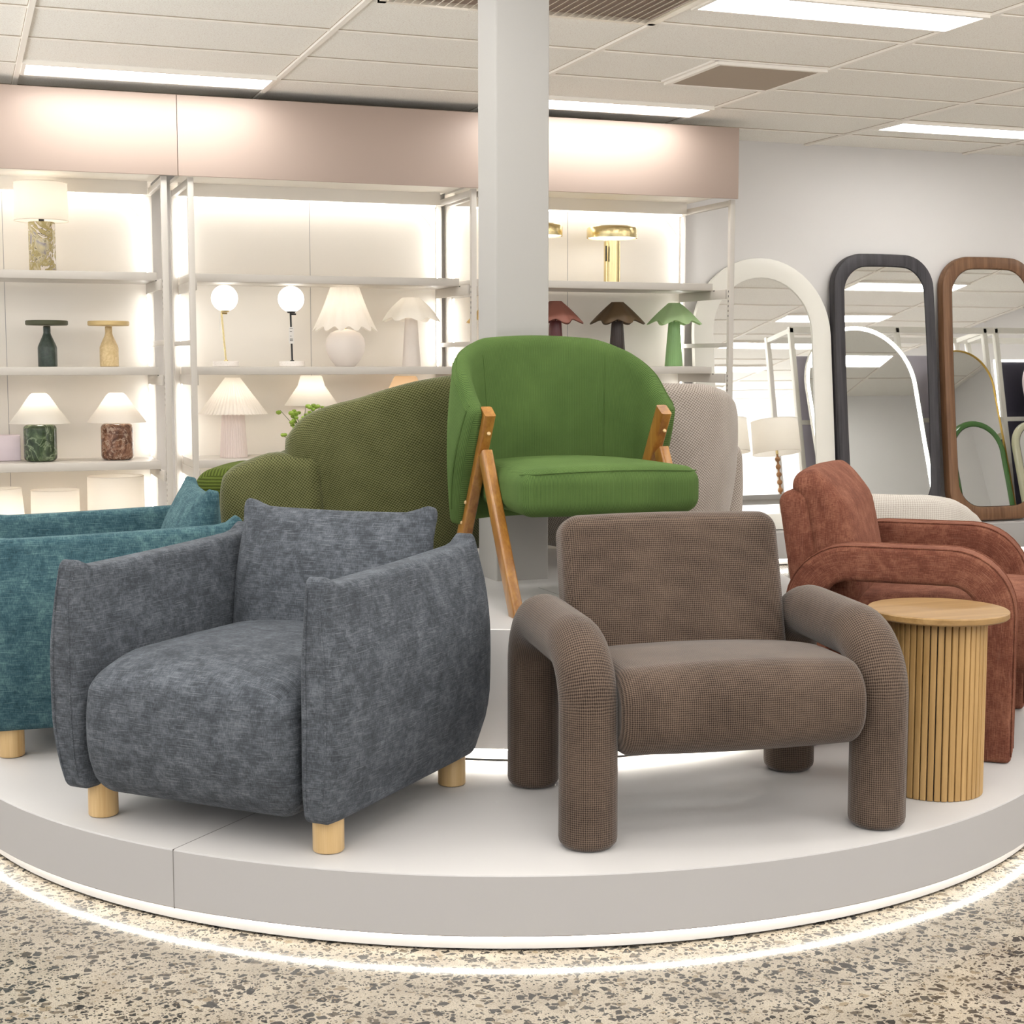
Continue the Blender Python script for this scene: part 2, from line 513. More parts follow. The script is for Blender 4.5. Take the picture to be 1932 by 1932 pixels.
M['bdisc'] = plain('sand_metal', hexc('cdb27c'), .5)
M['terr'] = marble('terrazzo_base', [(.3, hexc('b9a79d')), (.42, hexc('f0e9e3')), (.7, hexc('f5efe9')), (.8, hexc('8d7f78'))], 90, .4)
M['burg'] = plain('burgundy_gloss', hexc('5d2327'), .3)
M['burgshade'] = plain('dusty_red_shade', hexc('8d5a4d'), .5)
M['brn'] = plain('espresso_gloss', hexc('332420'), .35)
M['brnshade'] = plain('bronze_shade', hexc('57452f'), .45)
M['mint'] = plain('mint_gloss', hexc('8fb87a'), .3)
M['mintshade'] = shade_mat('mint_shade', (.55, .72, .42), .4)
M['mustard'] = shade_mat('mustard_shade', (.85, .66, .33), .4)
M['lilac'] = plain('lilac_card', hexc('d9cbd2'), .7)
M['tagpaper'] = plain('paper_tag', hexc('efece8'), .8)
M['berry'] = plain('green_berry', hexc('96b347'), .5)
M['stem'] = plain('green_stem', hexc('4e5a2c'), .6)
M['cable'] = plain('white_cable', hexc('eeeae4'), .5)
M['lavender'] = plain('lavender_panel', hexc('c4bfcd'), .6)
M['navy'] = plain('dark_panel', hexc('2e2b3a'), .6)
M['gframe'] = plain('green_lacquer', hexc('4a7a3a'), .12, coat=.6)
M['cframe'] = plain('ivory_lacquer', hexc('d5d3b4'), .15, coat=.6)
M['pframe'] = plain('pale_pink_frame', hexc('dccdd2'), .4)

# ------------------------------------------------------------------ setting
CEIL = 2.636
WALLY = 8.59
RX0, RX1, RY0 = -4.5, 10.0, -3.6

def struct(name, m, mat, **k):
    o = m.build(name, mat, **k)
    o['kind'] = 'structure'
    return o

m = MB(); box(m, -2.6, RX1, -.3, WALLY, -.12, 0); struct('floor', m, M['floor'], smooth=False)
m = MB(); box(m, RX0 - .1, RX1 + .1, WALLY, WALLY + .12, 0, CEIL + .1); struct('wall_back', m, M['wall'], smooth=False)
m = MB(); box(m, RX1, RX1 + .12, RY0, WALLY, 0, CEIL + .1); struct('wall_right', m, M['wall'], smooth=False)

# suspended ceiling: slab + tee grid
AX0, AY0, PY = 0.33, 5.17, .594
m = MB(); box(m, RX0, RX1, RY0, WALLY, CEIL + .012, CEIL + .1)
struct('ceiling', m, M['ceil'], smooth=False)
# tee bars, slightly proud, tiles sit a few mm behind
m = MB()
x = AX0 - 1.2 * 4
while x < RX1:
    if x > RX0: box(m, x - .012, x + .012, RY0, WALLY, CEIL, CEIL + .013)
    x += 1.2
y = AY0 - PY * 14
while y < WALLY:
    if y > RY0: box(m, RX0, RX1, y - .009, y + .009, CEIL + .004, CEIL + .013)
    y += PY
box(m, 3.33 - .009, 3.33 + .009, AY0 + 2 * PY, AY0 + 3 * PY, CEIL + .004, CEIL + .013)
struct('trim_1', m, M['tee'], smooth=False)
# shadow gaps where the tiles meet the tees
m = MB()
x = AX0 - 1.2 * 4
while x < RX1:
    if x > RX0:
        for sx in (-1, 1): box(m, x + sx * .0135 - .0012, x + sx * .0135 + .0012, RY0, WALLY, CEIL + .010, CEIL + .013)
    x += 1.2
y = AY0 - PY * 14
while y < WALLY:
    if y > RY0:
        x = AX0 - 1.2 * 4
        while x < RX1:
            if x > RX0 and x + 1.19 < RX1: box(m, x + .016, x + 1.184, y - .0125, y - .0095, CEIL + .0085, CEIL + .013)
            x += 1.2
    y += PY
struct('trim_2', m, M['gap'], smooth=False)

# recessed ceiling light panels
def ceiling_light(x, y, label, proto=[None]):
    if proto[0] is None:
        t = thing('ceiling_light', label, 'ceiling light')
        m = MB(); box(m, .03, 1.17, .022, .272, CEIL - .004, CEIL + .001); m.build('diffuser', M['light'], t, smooth=False)
        m = MB()
        for b in ((0.012, .03, 0, .295), (1.17, 1.188, 0, .295), (.03, 1.17, 0, .022), (.03, 1.17, .272, .295)):
            box(m, b[0], b[1], b[2], b[3], CEIL - .008, CEIL + .013)
        m.build('frame', M['tee'], t, smooth=False)
        proto[0] = t
    else:
        t = copy_tree(proto[0]); t['label'] = label
    t.location = (x, y, 0); t['group'] = 'ceiling light panels'
    return t
rowsY = [7.55, 5.17, 3.98, 2.79, 1.60, .41, -.78, -1.97]  # in-between rows are added out of view for more light from above
colsX = [-4.47, -2.07, .33, 2.73, 5.13, 7.53]
vis = {(2, 0): 'long ceiling light panel above the left shelving, leftmost in view',
       (3, 0): 'ceiling light panel just right of the white column, in front of the blush header',
       (4, 0): 'ceiling light panel over the mirrors at far right',
       (3, 1): 'largest ceiling light panel at the top right edge of the photo'}
for j, yy in enumerate(rowsY):
    for i, xx in enumerate(colsX):
        lab = vis.get((i, j))
        if j == 0 and i in (2,):
            yy2 = 7.465
        elif j == 0 and i == 3: yy2 = 7.51
        else: yy2 = yy
        o = ceiling_light(xx, yy2, lab or 'ceiling light panel out of view behind the camera or beyond frame, some added as fill')

# return-air grille and louvred diffuser
t = thing('return_air_grille', 'square brown perforated grille in the ceiling right of the column', 'vent')
m = MB(); box(m, 3.365, 3.895, 6.40, 6.92, CEIL - .004, CEIL + .004); m.build('perforated_plate', M['grille'], t, smooth=False)
m = MB()
for b in ((3.34, 3.365, 6.375, 6.945), (3.895, 3.92, 6.375, 6.945), (3.365, 3.895, 6.375, 6.40), (3.365, 3.895, 6.92, 6.945)):
    box(m, *b, CEIL - .008, CEIL + .013)
m.build('frame', M['tee'], t, smooth=False)

t = thing('air_diffuser', 'louvred metal ceiling air diffuser cut by the top of the photo', 'vent')
dx0, dx1, dy0, dy1 = 1.56, 2.715, AY0 + .012, AY0 + PY - .012
m = MB()
for b in ((dx0, dx0 + .03, dy0, dy1), (dx1 - .03, dx1, dy0, dy1), (dx0, dx1, dy0, dy0 + .03), (dx0, dx1, dy1 - .03, dy1)):
    box(m, *b, CEIL - .01, CEIL + .012)
m.build('frame', M['louvre'], t, smooth=False)
m = MB(); box(m, dx0 + .03, dx1 - .03, dy0 + .03, dy1 - .03, CEIL + .006, CEIL + .012); m.build('backing', M['header'], t, smooth=False)
m = MB()
k = dx0 + .05
while k < dx1 - .04:
    m.add([(k, dy0 + .03, CEIL - .012), (k + .03, dy0 + .03, CEIL + .008), (k + .033, dy0 + .03, CEIL + .008), (k + .003, dy0 + .03, CEIL - .012),
           (k, dy1 - .03, CEIL - .012), (k + .03, dy1 - .03, CEIL + .008), (k + .033, dy1 - .03, CEIL + .008), (k + .003, dy1 - .03, CEIL - .012)],
          [(0, 1, 2, 3), (7, 6, 5, 4), (0, 4, 5, 1), (1, 5, 6, 2), (2, 6, 7, 3), (3, 7, 4, 0)])
    k += .034
o = m.build('louvre_blades', M['louvre'], t, smooth=False)

# column
PZ1, PZ2 = .178, .55
cc = W2(-.0505, 4.925)
cw = .182
m = MB(); bbox(m, cc.x, cc.x + cw, cc.y, cc.y + cw, PZ2 - .03, CEIL + .02, .006)
struct('column', m, M['column'])

# ------------------------------------------------------------------ round display platforms
def disc_top(m, R, z0, z1, bev=.003, seg=160):
    lathe(m, [(0, z0), (R - bev, z0), (R, z0 + bev), (R, z1 - bev), (R - bev, z1), (0, z1)], seg)

def platform(name, label, c, R, z0, z1, gap, seams, led, kick_in=.03):
    low = z0 == 0
    t = thing(name, label, 'platform', (c.x, c.y, z0))
    h = z1 - z0
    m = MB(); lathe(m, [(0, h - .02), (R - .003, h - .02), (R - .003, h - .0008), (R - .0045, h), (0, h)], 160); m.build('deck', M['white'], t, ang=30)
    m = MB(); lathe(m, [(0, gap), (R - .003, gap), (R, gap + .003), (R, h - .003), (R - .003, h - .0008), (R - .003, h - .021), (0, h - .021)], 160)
    m.build('fascia', M['white_side'] if low else M['side_brightened'], t, ang=30)
    m = MB(); lathe(m, [(R - kick_in, .006), (R - kick_in, gap)], 160); lathe(m, [(R - kick_in - .3, .006), (R - kick_in, .006)], 160)
    lathe(m, [(R - kick_in - .02, gap), (R - kick_in - .02, .006)], 160)
    m.build('toe_kick', M['white'], t, ang=30)
    m = MB(); lathe(m, [(R - kick_in - .012, 0), (R - kick_in - .012, .006), (R - kick_in - .3, .006), (R - kick_in - .3, 0)], 160)
    m.build('base_ring', M['dark'], t, ang=30)
    m = MB()
    lathe(m, [(R - .021, gap - .0045), (R - .013, gap - .0045), (R - .013, gap + .001), (R - .021, gap + .001), (R - .021, gap - .0045)], 160)
    m.build('light_strip', led, t, ang=30)
    for a in seams:
        m = MB(); d = Vector((cos(a), sin(a), 0)); n = Vector((-sin(a), cos(a), 0))
        w = .0007
        pts = []
        for r in (.15, R + .0006):
            for s in (-1, 1): pts.append(d * r + n * (s * w))
        v = [p + Vector((0, 0, h - .004)) for p in pts] + [p + Vector((0, 0, h + .0004)) for p in pts]
        m.add(v, [(0, 1, 3, 2), (4, 6, 7, 5), (0, 4, 5, 1), (2, 3, 7, 6), (0, 2, 6, 4), (1, 5, 7, 3)])
        pts2 = [d * r + n * (s * w) for r in (R - .003, R + .0006) for s in (-1, 1)]
        v = [p + Vector((0, 0, gap)) for p in pts2] + [p + Vector((0, 0, h)) for p in pts2]
        m.add(v, [(0, 1, 3, 2), (4, 6, 7, 5), (0, 4, 5, 1), (2, 3, 7, 6), (0, 2, 6, 4), (1, 5, 7, 3)])
        m.build('seam', M['seam'], t, smooth=False)
    return t

P1c = W2(-.012, 4.815); P1R = 1.682
P2c = W2(.03, 4.93); P2R = .90
sa = W2(-.757 + .012, 3.311 - 4.815)
platform('display_platform', 'wide low round white display platform with a glowing floor edge', P1c, P1R, 0, PZ1, .042,
         [atan2(sa.y, sa.x), atan2(sa.y, sa.x) + radians(120), atan2(sa.y, sa.x) + radians(240)], M['led_floor'])
sb = W2(.055, -.14)
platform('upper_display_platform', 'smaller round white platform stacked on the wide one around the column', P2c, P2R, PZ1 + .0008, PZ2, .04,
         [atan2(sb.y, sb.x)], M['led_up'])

# ------------------------------------------------------------------ armchairs
def chair_root(name, label, c, rot_cam, z):
    p = W2(*c); return thing(name, label, 'armchair', (p.x, p.y, z + .0008), radians(rot_cam) - YAW)

def pillow_chair(name, label, c, rot, z, mat):
    """boxy pillow armchair: two panel arms, puffy seat, loose-looking back, short round oak legs"""
    t = chair_root(name, label, c, rot, z)
    for sx in (-1, 1):
        for sy in (-1, 1):
            m = MB(); lathe(m, [(0, .001), (.033, .001), (.0355, .004), (.0355, .13), (0, .13)], 28, (sx * .318, sy * .297, 0))
            lg = m.build('leg', M['oak_leg'], t, ang=40)
            m = MB(); lathe(m, [(0, 0), (.031, 0), (.031, .002), (0, .002)], 24, (sx * .318, sy * .297, 0))
            m.build('glide', M['dark'], lg)
    # arms
    L0, L1 = -.388, .372
    for s in (-1, 1):
        cy, hy = (L0 + L1) / 2, (L1 - L0) / 2
        hz = .262; cz = .080 + hz; hx = .054
        def fn(x, y, zz, s=s):
            u = y / hy; v = zz / hz
            puff = max(0, 1 - abs(u) ** 3) * max(0, 1 - abs(v) ** 2.6)
            tv = sstep(.2, 1, v); bv = sstep(.35, 1, -v)
            pinch = 1 - .36 * tv - .22 * bv
            xx = x * pinch * (1 - .20 * sstep(.8, 1, abs(u))) + (x / hx) * .016 * puff
            # outward belly and tucked lower edge
            xx += s * (.010 * (1 - v * v) - .006 * bv)
            # ears
            ear = sstep(.74, 1, abs(u)) ** 1.5 * sstep(.66, 1, v)
            zt = zz + .024 * ear - .004 * (1 - u * u) * sstep(.5, 1, v)
            zt += .026 * (u + 1) / 2 * sstep(0, 1, v)
            # front / rear edge profile
            yy = y - (.006 if u < 0 else -.012) * (1 - v * v) * sstep(.6, 1, abs(u)) * 1.0
            if u > 0: yy -= .030 * sstep(.6, 1, abs(v)) * sstep(.75, 1, u)
            else: yy += .010 * sstep(.7, 1, abs(v)) * sstep(.75, 1, -u)
            return (xx + s * .340, yy + cy, zt + cz)
        m = MB(); m.add(*rbox_geo(hx, hy, hz, .022, (4, 18, 14), 4, fn))
        a = m.build('arm', mat, t, ang=60)
        # seams of the front edge band
        for e in (-.031, .031):
            m = MB()
            pth = [fn(e, -hy, -hz + .03 + (2 * hz - .055) * i / 24) for i in range(25)]
            pth = [(p[0], p[1] - .0005, p[2]) for p in pth]
            tube(m, pth, .0022, 6); m.build('seam', mat, a)
    # seat
    hx, hy, hz = .289, .335, .166
    cy = -.405 + hy; cz = .076 + hz
    def fs(x, y, zz):
        u = x / hx; w = y / hy; v = zz / hz
        top = sstep(0, 1, v); front = sstep(0, 1, -w)
        z2 = zz + .022 * (1 - u ** 2) * (1 - .4 * w * w) * top - .016 * top * abs(u) ** 4
        z2 -= .030 * top * sstep(.55, 1.0, -w)
        z2 += .006 * sstep(.5, 1, -v) * (w + 1)
        y2 = y - .020 * (1 - v * v) * front * (1 - .5 * u * u) + .022 * sstep(.2, 1, -v) * front
        x2 = x * (1 - .03 * sstep(.5, 1, -v) * sstep(.3, 1, -w) ) * (1 - .02 * top)
        return (x2, y2 + cy, z2 + cz)
    m = MB(); m.add(*rbox_geo(hx, hy, hz, .052, (12, 12, 6), 6, fs))
    o = m.build('seat', mat, t, ang=70)
    # fixed back panel
    m = MB()
    def fb(x, y, zz):
        v = zz / .235
        return (x, y * (1 - .3 * sstep(.4, 1, abs(v))) + .305 + .012 * (1 - v * v) * (1 if y > 0 else 0), zz + .098 + .235)
    m.add(*rbox_geo(.285, .045, .235, .03, (10, 3, 8), 4, fb)); m.build('back_panel', mat, t, ang=60)
    # back cushion, leaning, with pinched corners
    hx, hy, hz = .285, .075, .208
    R = Matrix.Translation((0, .225, .497)) @ Matrix.Rotation(radians(-13), 4, 'X')
    def fc(x, y, zz):
        u = x / hx; v = zz / hz
        puff = max(0, 1 - abs(u) ** 3.2) * max(0, 1 - abs(v) ** 2.6)
        tv = sstep(.1, 1, v)
        y2 = y * (.62 - .22 * tv) * (1 - .30 * sstep(.7, 1, abs(u))) + (y / hy) * .034 * puff
        ear = sstep(.72, 1, abs(u)) ** 1.6 * sstep(.72, 1, v)
        z2 = zz + .030 * ear - .006 * (1 - u * u) * sstep(.5, 1, v) + .004
        x2 = x * (1 - .045 * sstep(-.2, 1, -v) - .012 * sstep(.35, .9, v) * (1 - ear)) + (.012 * ear * (1 if u > 0 else -1))
        return (x2, y2, z2)
    m = MB(); V, F = rbox_geo(hx, hy, hz, .04, (16, 3, 12), 4, fc); m.add(V, F, M=R)
    m.build('back_cushion', mat, t, ang=70)
    return t

pillow_chair('pillow_armchair', 'grey chenille pillow armchair with short round oak legs at front left', (-.570, 3.706), -25.3, PZ1, M['grey'])
pillow_chair('pillow_armchair', 'teal chenille pillow armchair at the left edge, turned to face left', (-1.206, 4.520), -71.5, PZ1, M['teal'])

def arch_path(y0, y1, ztop, r, n=8, zb=0.0):
    """inverted-U centreline in the y-z plane from (y0,zb) up, over, and down to (y1,zb)"""
    P = []
    for i in range(7): P.append((y0, zb + (ztop - r - zb) * i / 7))
    for i in range(n + 1):
        a = pi / 2 * i / n; P.append((y0 + r - r * cos(a), ztop - r + r * sin(a)))
    for i in range(1, 6): P.append((lerp(y0 + r, y1 - r, i / 6), ztop))
    for i in range(n + 1):
        a = pi / 2 * i / n; P.append((y1 - r + r * sin(a), ztop - r + r * cos(a)))
    for i in range(1, 8): P.append((y1, lerp(ztop - r, zb, i / 7)))
    return P

def sweep_yz(m, path, x, hx, hn, rr, seg_c=4, ends=.02, bulge=None):
    """rounded-rectangle section (hx across, hn in plane) swept along a y-z path"""
    P = [Vector((0, a, b)) for a, b in path]
    sec = []
    for (sx, sn, a0) in ((1, 1, 0), (-1, 1, 90), (-1, -1, 180), (1, -1, 270)):
        for i in range(seg_c + 1):
            a = radians(a0 + 90 * i / seg_c)
            sec.append((sx * (hx - rr) + rr * cos(a), sn * (hn - rr) + rr * sin(a)))
    loops = []
    def ring(p, t, k):
        nrm = Vector((0, -t.z, t.y))
        return [p + Vector((x, 0, 0)) + Vector((1, 0, 0)) * (a * k) + nrm * (b * k) for a, b in sec]
    for i, p in enumerate(P):
        t = (P[min(i + 1, len(P) - 1)] - P[max(i - 1, 0)]).normalized()
        if i == 0:
            for q in (0, .35, .75):
                a = q * pi / 2
                loops.append(ring(p + t * (ends * (1 - cos(a)) * 0 + ends * (1 - sin(pi / 2 - a + 0)) * 0 + ends * q ** 2 * .0), t, 1 - ends / max(hx, hn) * (1 - sin(a))))
                loops[-1] = [v + t * (ends * (1 - cos(a))) for v in loops[-1]]
            loops.append(ring(p + t * ends, t, 1)); continue
        if i == len(P) - 1:
            loops.append(ring(p - t * ends, t, 1))
            for q in (.75, .35, 0):
                a = q * pi / 2
                loops.append([v - t * (ends * (1 - cos(a))) for v in ring(p, t, 1 - ends / max(hx, hn) * (1 - sin(a)))])
            continue
        loops.append(ring(p, t, 1))
    V, F, U = loft(loops)
    m.add(V, F, U)

def tube_chair(name, label, c, rot, z, mat):
    """fat tubular arms over a bolster seat and slab back"""
    t = chair_root(name, label, c, rot, z)
    for s in (-1, 1):
        m = MB()
        P = arch_path(-.259, .259, .450, .135, 10)
        # slight downward slope of the arm towards the front
        P = [(y, zz - .012 * (1 - (y + .259) / .518) * sstep(.2, .43, zz)) for y, zz in P]
        sweep_yz(m, P, s * .353, .0665, .0665, .0660, 7, .022)
        a = m.build('arm', mat, t, ang=75)
        for yy in (-.259, .259):
            m = MB(); lathe(m, [(0, 0), (.045, 0), (.045, .003), (0, .003)], 24, (s * .353, yy, .0002)); m.build('glide', M['dark'], a)
    # seat: a stadium profile extruded sideways, ends only lightly rounded
    hx, hy, hz, rr = .292, .27, .098, .084
    prof = []
    for (sy, sz, a0) in ((1, 1, 0), (-1, 1, 90), (-1, -1, 180), (1, -1, 270)):
        for k in range(9):
            a = radians(a0 + 90 * k / 8); prof.append((sy * (hy - rr) + rr * cos(a), sz * (hz - rr) + rr * sin(a)))
        if sz == 1 and sy == 1: prof += [(lerp(hy - rr, rr - hy, q / 6), hz) for q in range(1, 6)]
        if sz == -1 and sy == -1: prof += [(lerp(rr - hy, hy - rr, q / 6), -hz) for q in range(1, 6)]
    loops = []
    e = .028
    xs = [(-hx + e - e * cos(pi / 2 * k / 5), sin(pi / 2 * k / 5)) for k in range(6)]
    xs = xs + [(lerp(-hx + e, hx - e, k / 14), 1.0) for k in range(1, 14)] + [(-a, b) for a, b in reversed(xs)]
    for x, k in xs:
        u = x / hx; ring = []
        sh = e * (1 - k)
        for (y, zz) in prof:
            l = hypot(y, zz * 2.0) or 1
            yy = y * (1 - sh / hy); z2 = zz * (1 - sh / hz)
            z2 += .012 * (1 - u * u) * (1 if zz > 0 else -.35) * sstep(0, hz, abs(zz))
            z2 -= .032 * sstep(-.05, hy, y) * (1 if zz > 0 else 0)
            yy -= .008 * (1 - u * u) * sstep(0, hy, -y)
            ring.append((x, yy - .340 + hy, z2 + .303))
        loops.append(ring)
    V, F, U = loft(loops)
    U2 = [tuple((b, a) for a, b in q) for q in U]
    m = MB(); m.add(V, F, U2); m.build('seat', mat, t, ang=75)
    hx, hy, hz = .290, .066, .225
    R = Matrix.Translation((0, .205, .472)) @ Matrix.Rotation(radians(-15), 4, 'X')
    def fb(x, y, zz):
        u = x / hx; v = zz / hz
        y2 = y + (y / hy) * .012 * (1 - u * u) * (1 - v * v)
        z2 = zz + .006 * (1 - u * u) * sstep(.5, 1, v)
        return (x * (1 + .006 * (1 - v * v)), y2, z2)
    m = MB(); V, F = rbox_geo(hx, hy, hz, .048, (12, 3, 10), 6, fb); m.add(V, F, M=R); m.build('back', mat, t, ang=75)
    return t

tube_chair('tubular_armchair', 'brown woven armchair with fat tubular arms at front right', (.457, 3.666), 12.9, PZ1, M['brown'])

def slab_arm_chair(name, label, c, rot, z, mat):
    """open loop arms of flat upholstered slab, loose back cushion on a back slab"""
    t = chair_root(name, label, c, rot, z)
    for s in (-1, 1):
        m = MB(); P = arch_path(-.285, .235, .527, .125, 10)
        sweep_yz(m, P, s * .350, .058, .050, .016, 4, .014)
        a = m.build('arm', mat, t, ang=60)
        for e in (-.05, .05):
            m = MB()
            Po = arch_path(-.335, .285, .577, .175, 10, .02)
            tube(m, [(s * .350 + e, y, zz) for y, zz in Po], .0022, 6); m.build('piping', mat, a)
        for yy in (-.285, .235):
            m = MB(); box(m, s * .350 - .04, s * .350 + .04, yy - .03, yy + .03, .0003, .003); m.build('glide', M['dark'], a)
    hx, hy, hz = .289, .37, .105
    def fs(x, y, zz):
        u = x / hx; w = y / hy; v = zz / hz
        z2 = zz + .020 * (1 - u * u) * (1 - w * w) * sstep(0, 1, v) - .02 * sstep(0, 1, w) * sstep(0, 1, v)
        return (x, y - .53 + hy, z2 + .325)
    m = MB(); m.add(*rbox_geo(hx, hy, hz, .07, (10, 12, 4), 6, fs)); m.build('seat', mat, t, ang=75)
    m = MB()
    R = Matrix.Translation((0, .255, .475)) @ Matrix.Rotation(radians(-9), 4, 'X')
    V, F = rbox_geo(.289, .047, .245, .035, (8, 3, 8), 5); m.add(V, F, M=R); m.build('back', mat, t, ang=75)
    hx, hy, hz = .284, .080, .205
    R = Matrix.Translation((0, .188, .575)) @ Matrix.Rotation(radians(-12), 4, 'X')
    def fc(x, y, zz):
        u = x / hx; v = zz / hz
        puff = max(0, 1 - abs(u) ** 3) * max(0, 1 - abs(v) ** 2.5)
        y2 = y * (.74 - .12 * sstep(.4, 1, v)) + (y / hy) * .022 * puff
        y2 += .030 * sstep(.35, .95, v)
        return (x, y2, zz + .010 * (1 - u * u) * sstep(.5, 1, v))
    m = MB(); V, F = rbox_geo(hx, hy, hz, .055, (12, 4, 12), 5, fc); m.add(V, F, M=R); m.build('back_cushion', mat, t, ang=75)
    return t

slab_arm_chair('loop_arm_armchair', 'rust chenille armchair with flat loop arms behind the oak side table', (1.185, 4.525), 68.7, PZ1, M['rust'])

def u_curve(w, yf, yb, n=40, ex=2.6):
    """plan curve of a wrap-around back: from (-w,yf) round the rear (0,yb) to (w,yf); returns pts, outward normals, arclength"""
    pts = []
    yc = yf + (yb - yf) * .35
    P = []
    for i in range(7): P.append((-w, lerp(yf, yc, i / 7)))
    for i in range(n + 1):
        a = pi - pi * i / n
        ca, sa_ = cos(a), sin(a)
        P.append((w * (abs(ca) ** (2 / ex)) * (1 if ca > 0 else -1), yc + (yb - yc) * (sa_ ** (2 / ex))))
    for i in range(1, 8): P.append((w, lerp(yc, yf, i / 7)))
    # resample evenly
    L = [0]
    for a, b in zip(P, P[1:]): L.append(L[-1] + hypot(b[0] - a[0], b[1] - a[1]))
    out = []
    N = 72
    k = 0
    for i in range(N + 1):
        d = L[-1] * i / N
        while k < len(L) - 2 and L[k + 1] < d: k += 1
        f = (d - L[k]) / max(1e-9, L[k + 1] - L[k])
        out.append((lerp(P[k][0], P[k + 1][0], f), lerp(P[k][1], P[k + 1][1], f)))
    res = []
    for i, p in enumerate(out):
        a = out[max(0, i - 1)]; b = out[min(N, i + 1)]
        tx, ty = b[0] - a[0], b[1] - a[1]; l = hypot(tx, ty) or 1
        res.append((Vector((p[0], p[1], 0)), Vector((-ty / l, tx / l, 0)), L[-1] * i / N - L[-1] / 2))
    return res, L[-1]

def shell(m, curve, zb, zt, thick, lean=0.0, belly=0.02, shift=None, nseg=9, rnd=None):
    """upholstered wall following a plan curve. zb(s), zt(s); thick; lean = outward offset at top"""
    loops = []
    n = len(curve)
    r = rnd or thick / 2
    for i, (p, nr, s) in enumerate(curve):
        z0, z1 = zb(s), zt(s)
        off = shift(s) if shift else (lambda v: Vector((0, 0, 0)))
        h = z1 - z0
        sec = []
        for k in range(nseg + 1):           # outer side going up
            v = k / nseg; sec.append((thick / 2 + belly * 4 * v * (1 - v), lerp(z0 + r * .5, z1 - r, v), v))
        for k in range(1, 7):              # top round
            a = pi * k / 7; sec.append((thick / 2 * cos(a), z1 - r + r * sin(a), 1))
        for k in range(nseg + 1):
            v = 1 - k / nseg; sec.append((-thick / 2 - belly * .6 * 4 * v * (1 - v), lerp(z0 + r * .5, z1 - r, v), v))
        for k in range(1, 4):
            a = pi * k / 4; sec.append((-thick / 2 * cos(a), z0 + r * .5 - r * .5 * sin(a), 0))
        ring = []
        e = min(i, n - 1 - i)
        k_end = 1.0
        if e < 3: k_end = (.45, .78, .94)[e]
        for (d, zz, v) in sec:
            q = p + nr * (d * k_end + lean * v) + Vector((0, 0, z0 + h / 2 + (zz - z0 - h / 2) * (1 - .06 * (1 - k_end))))
            ring.append(q + off((zz - z0) / max(h, 1e-6)))
        loops.append(ring)
    V, F, U = loft(loops)
    m.add(V, F, U)
    return loops

def wood_bar(m, path, w, h, side=Vector((1, 0, 0)), r=.006):
    """rectangular bar through points in a plane perpendicular to side"""
    P = [Vector(p) for p in path]; loops = []
    sec = []
    for (sx, sn, a0) in ((1, 1, 0), (-1, 1, 90), (-1, -1, 180), (1, -1, 270)):
        for i in range(4):
            a = radians(a0 + 30 * i)
            sec.append((sx * (w / 2 - r) + r * cos(a), sn * (h / 2 - r) + r * sin(a)))
    for i, p in enumerate(P):
        t = (P[min(i + 1, len(P) - 1)] - P[max(i - 1, 0)]).normalized()
        nrm = t.cross(side).normalized()
        ring = [p + side * a + nrm * b for a, b in sec]
        if i == 0: ring = [q + t * ((p.z - q.z) / t.z) for q in ring]   # foot cut level
        loops.append(ring)
    V, F, U = loft(loops); m.add(V, F, U)

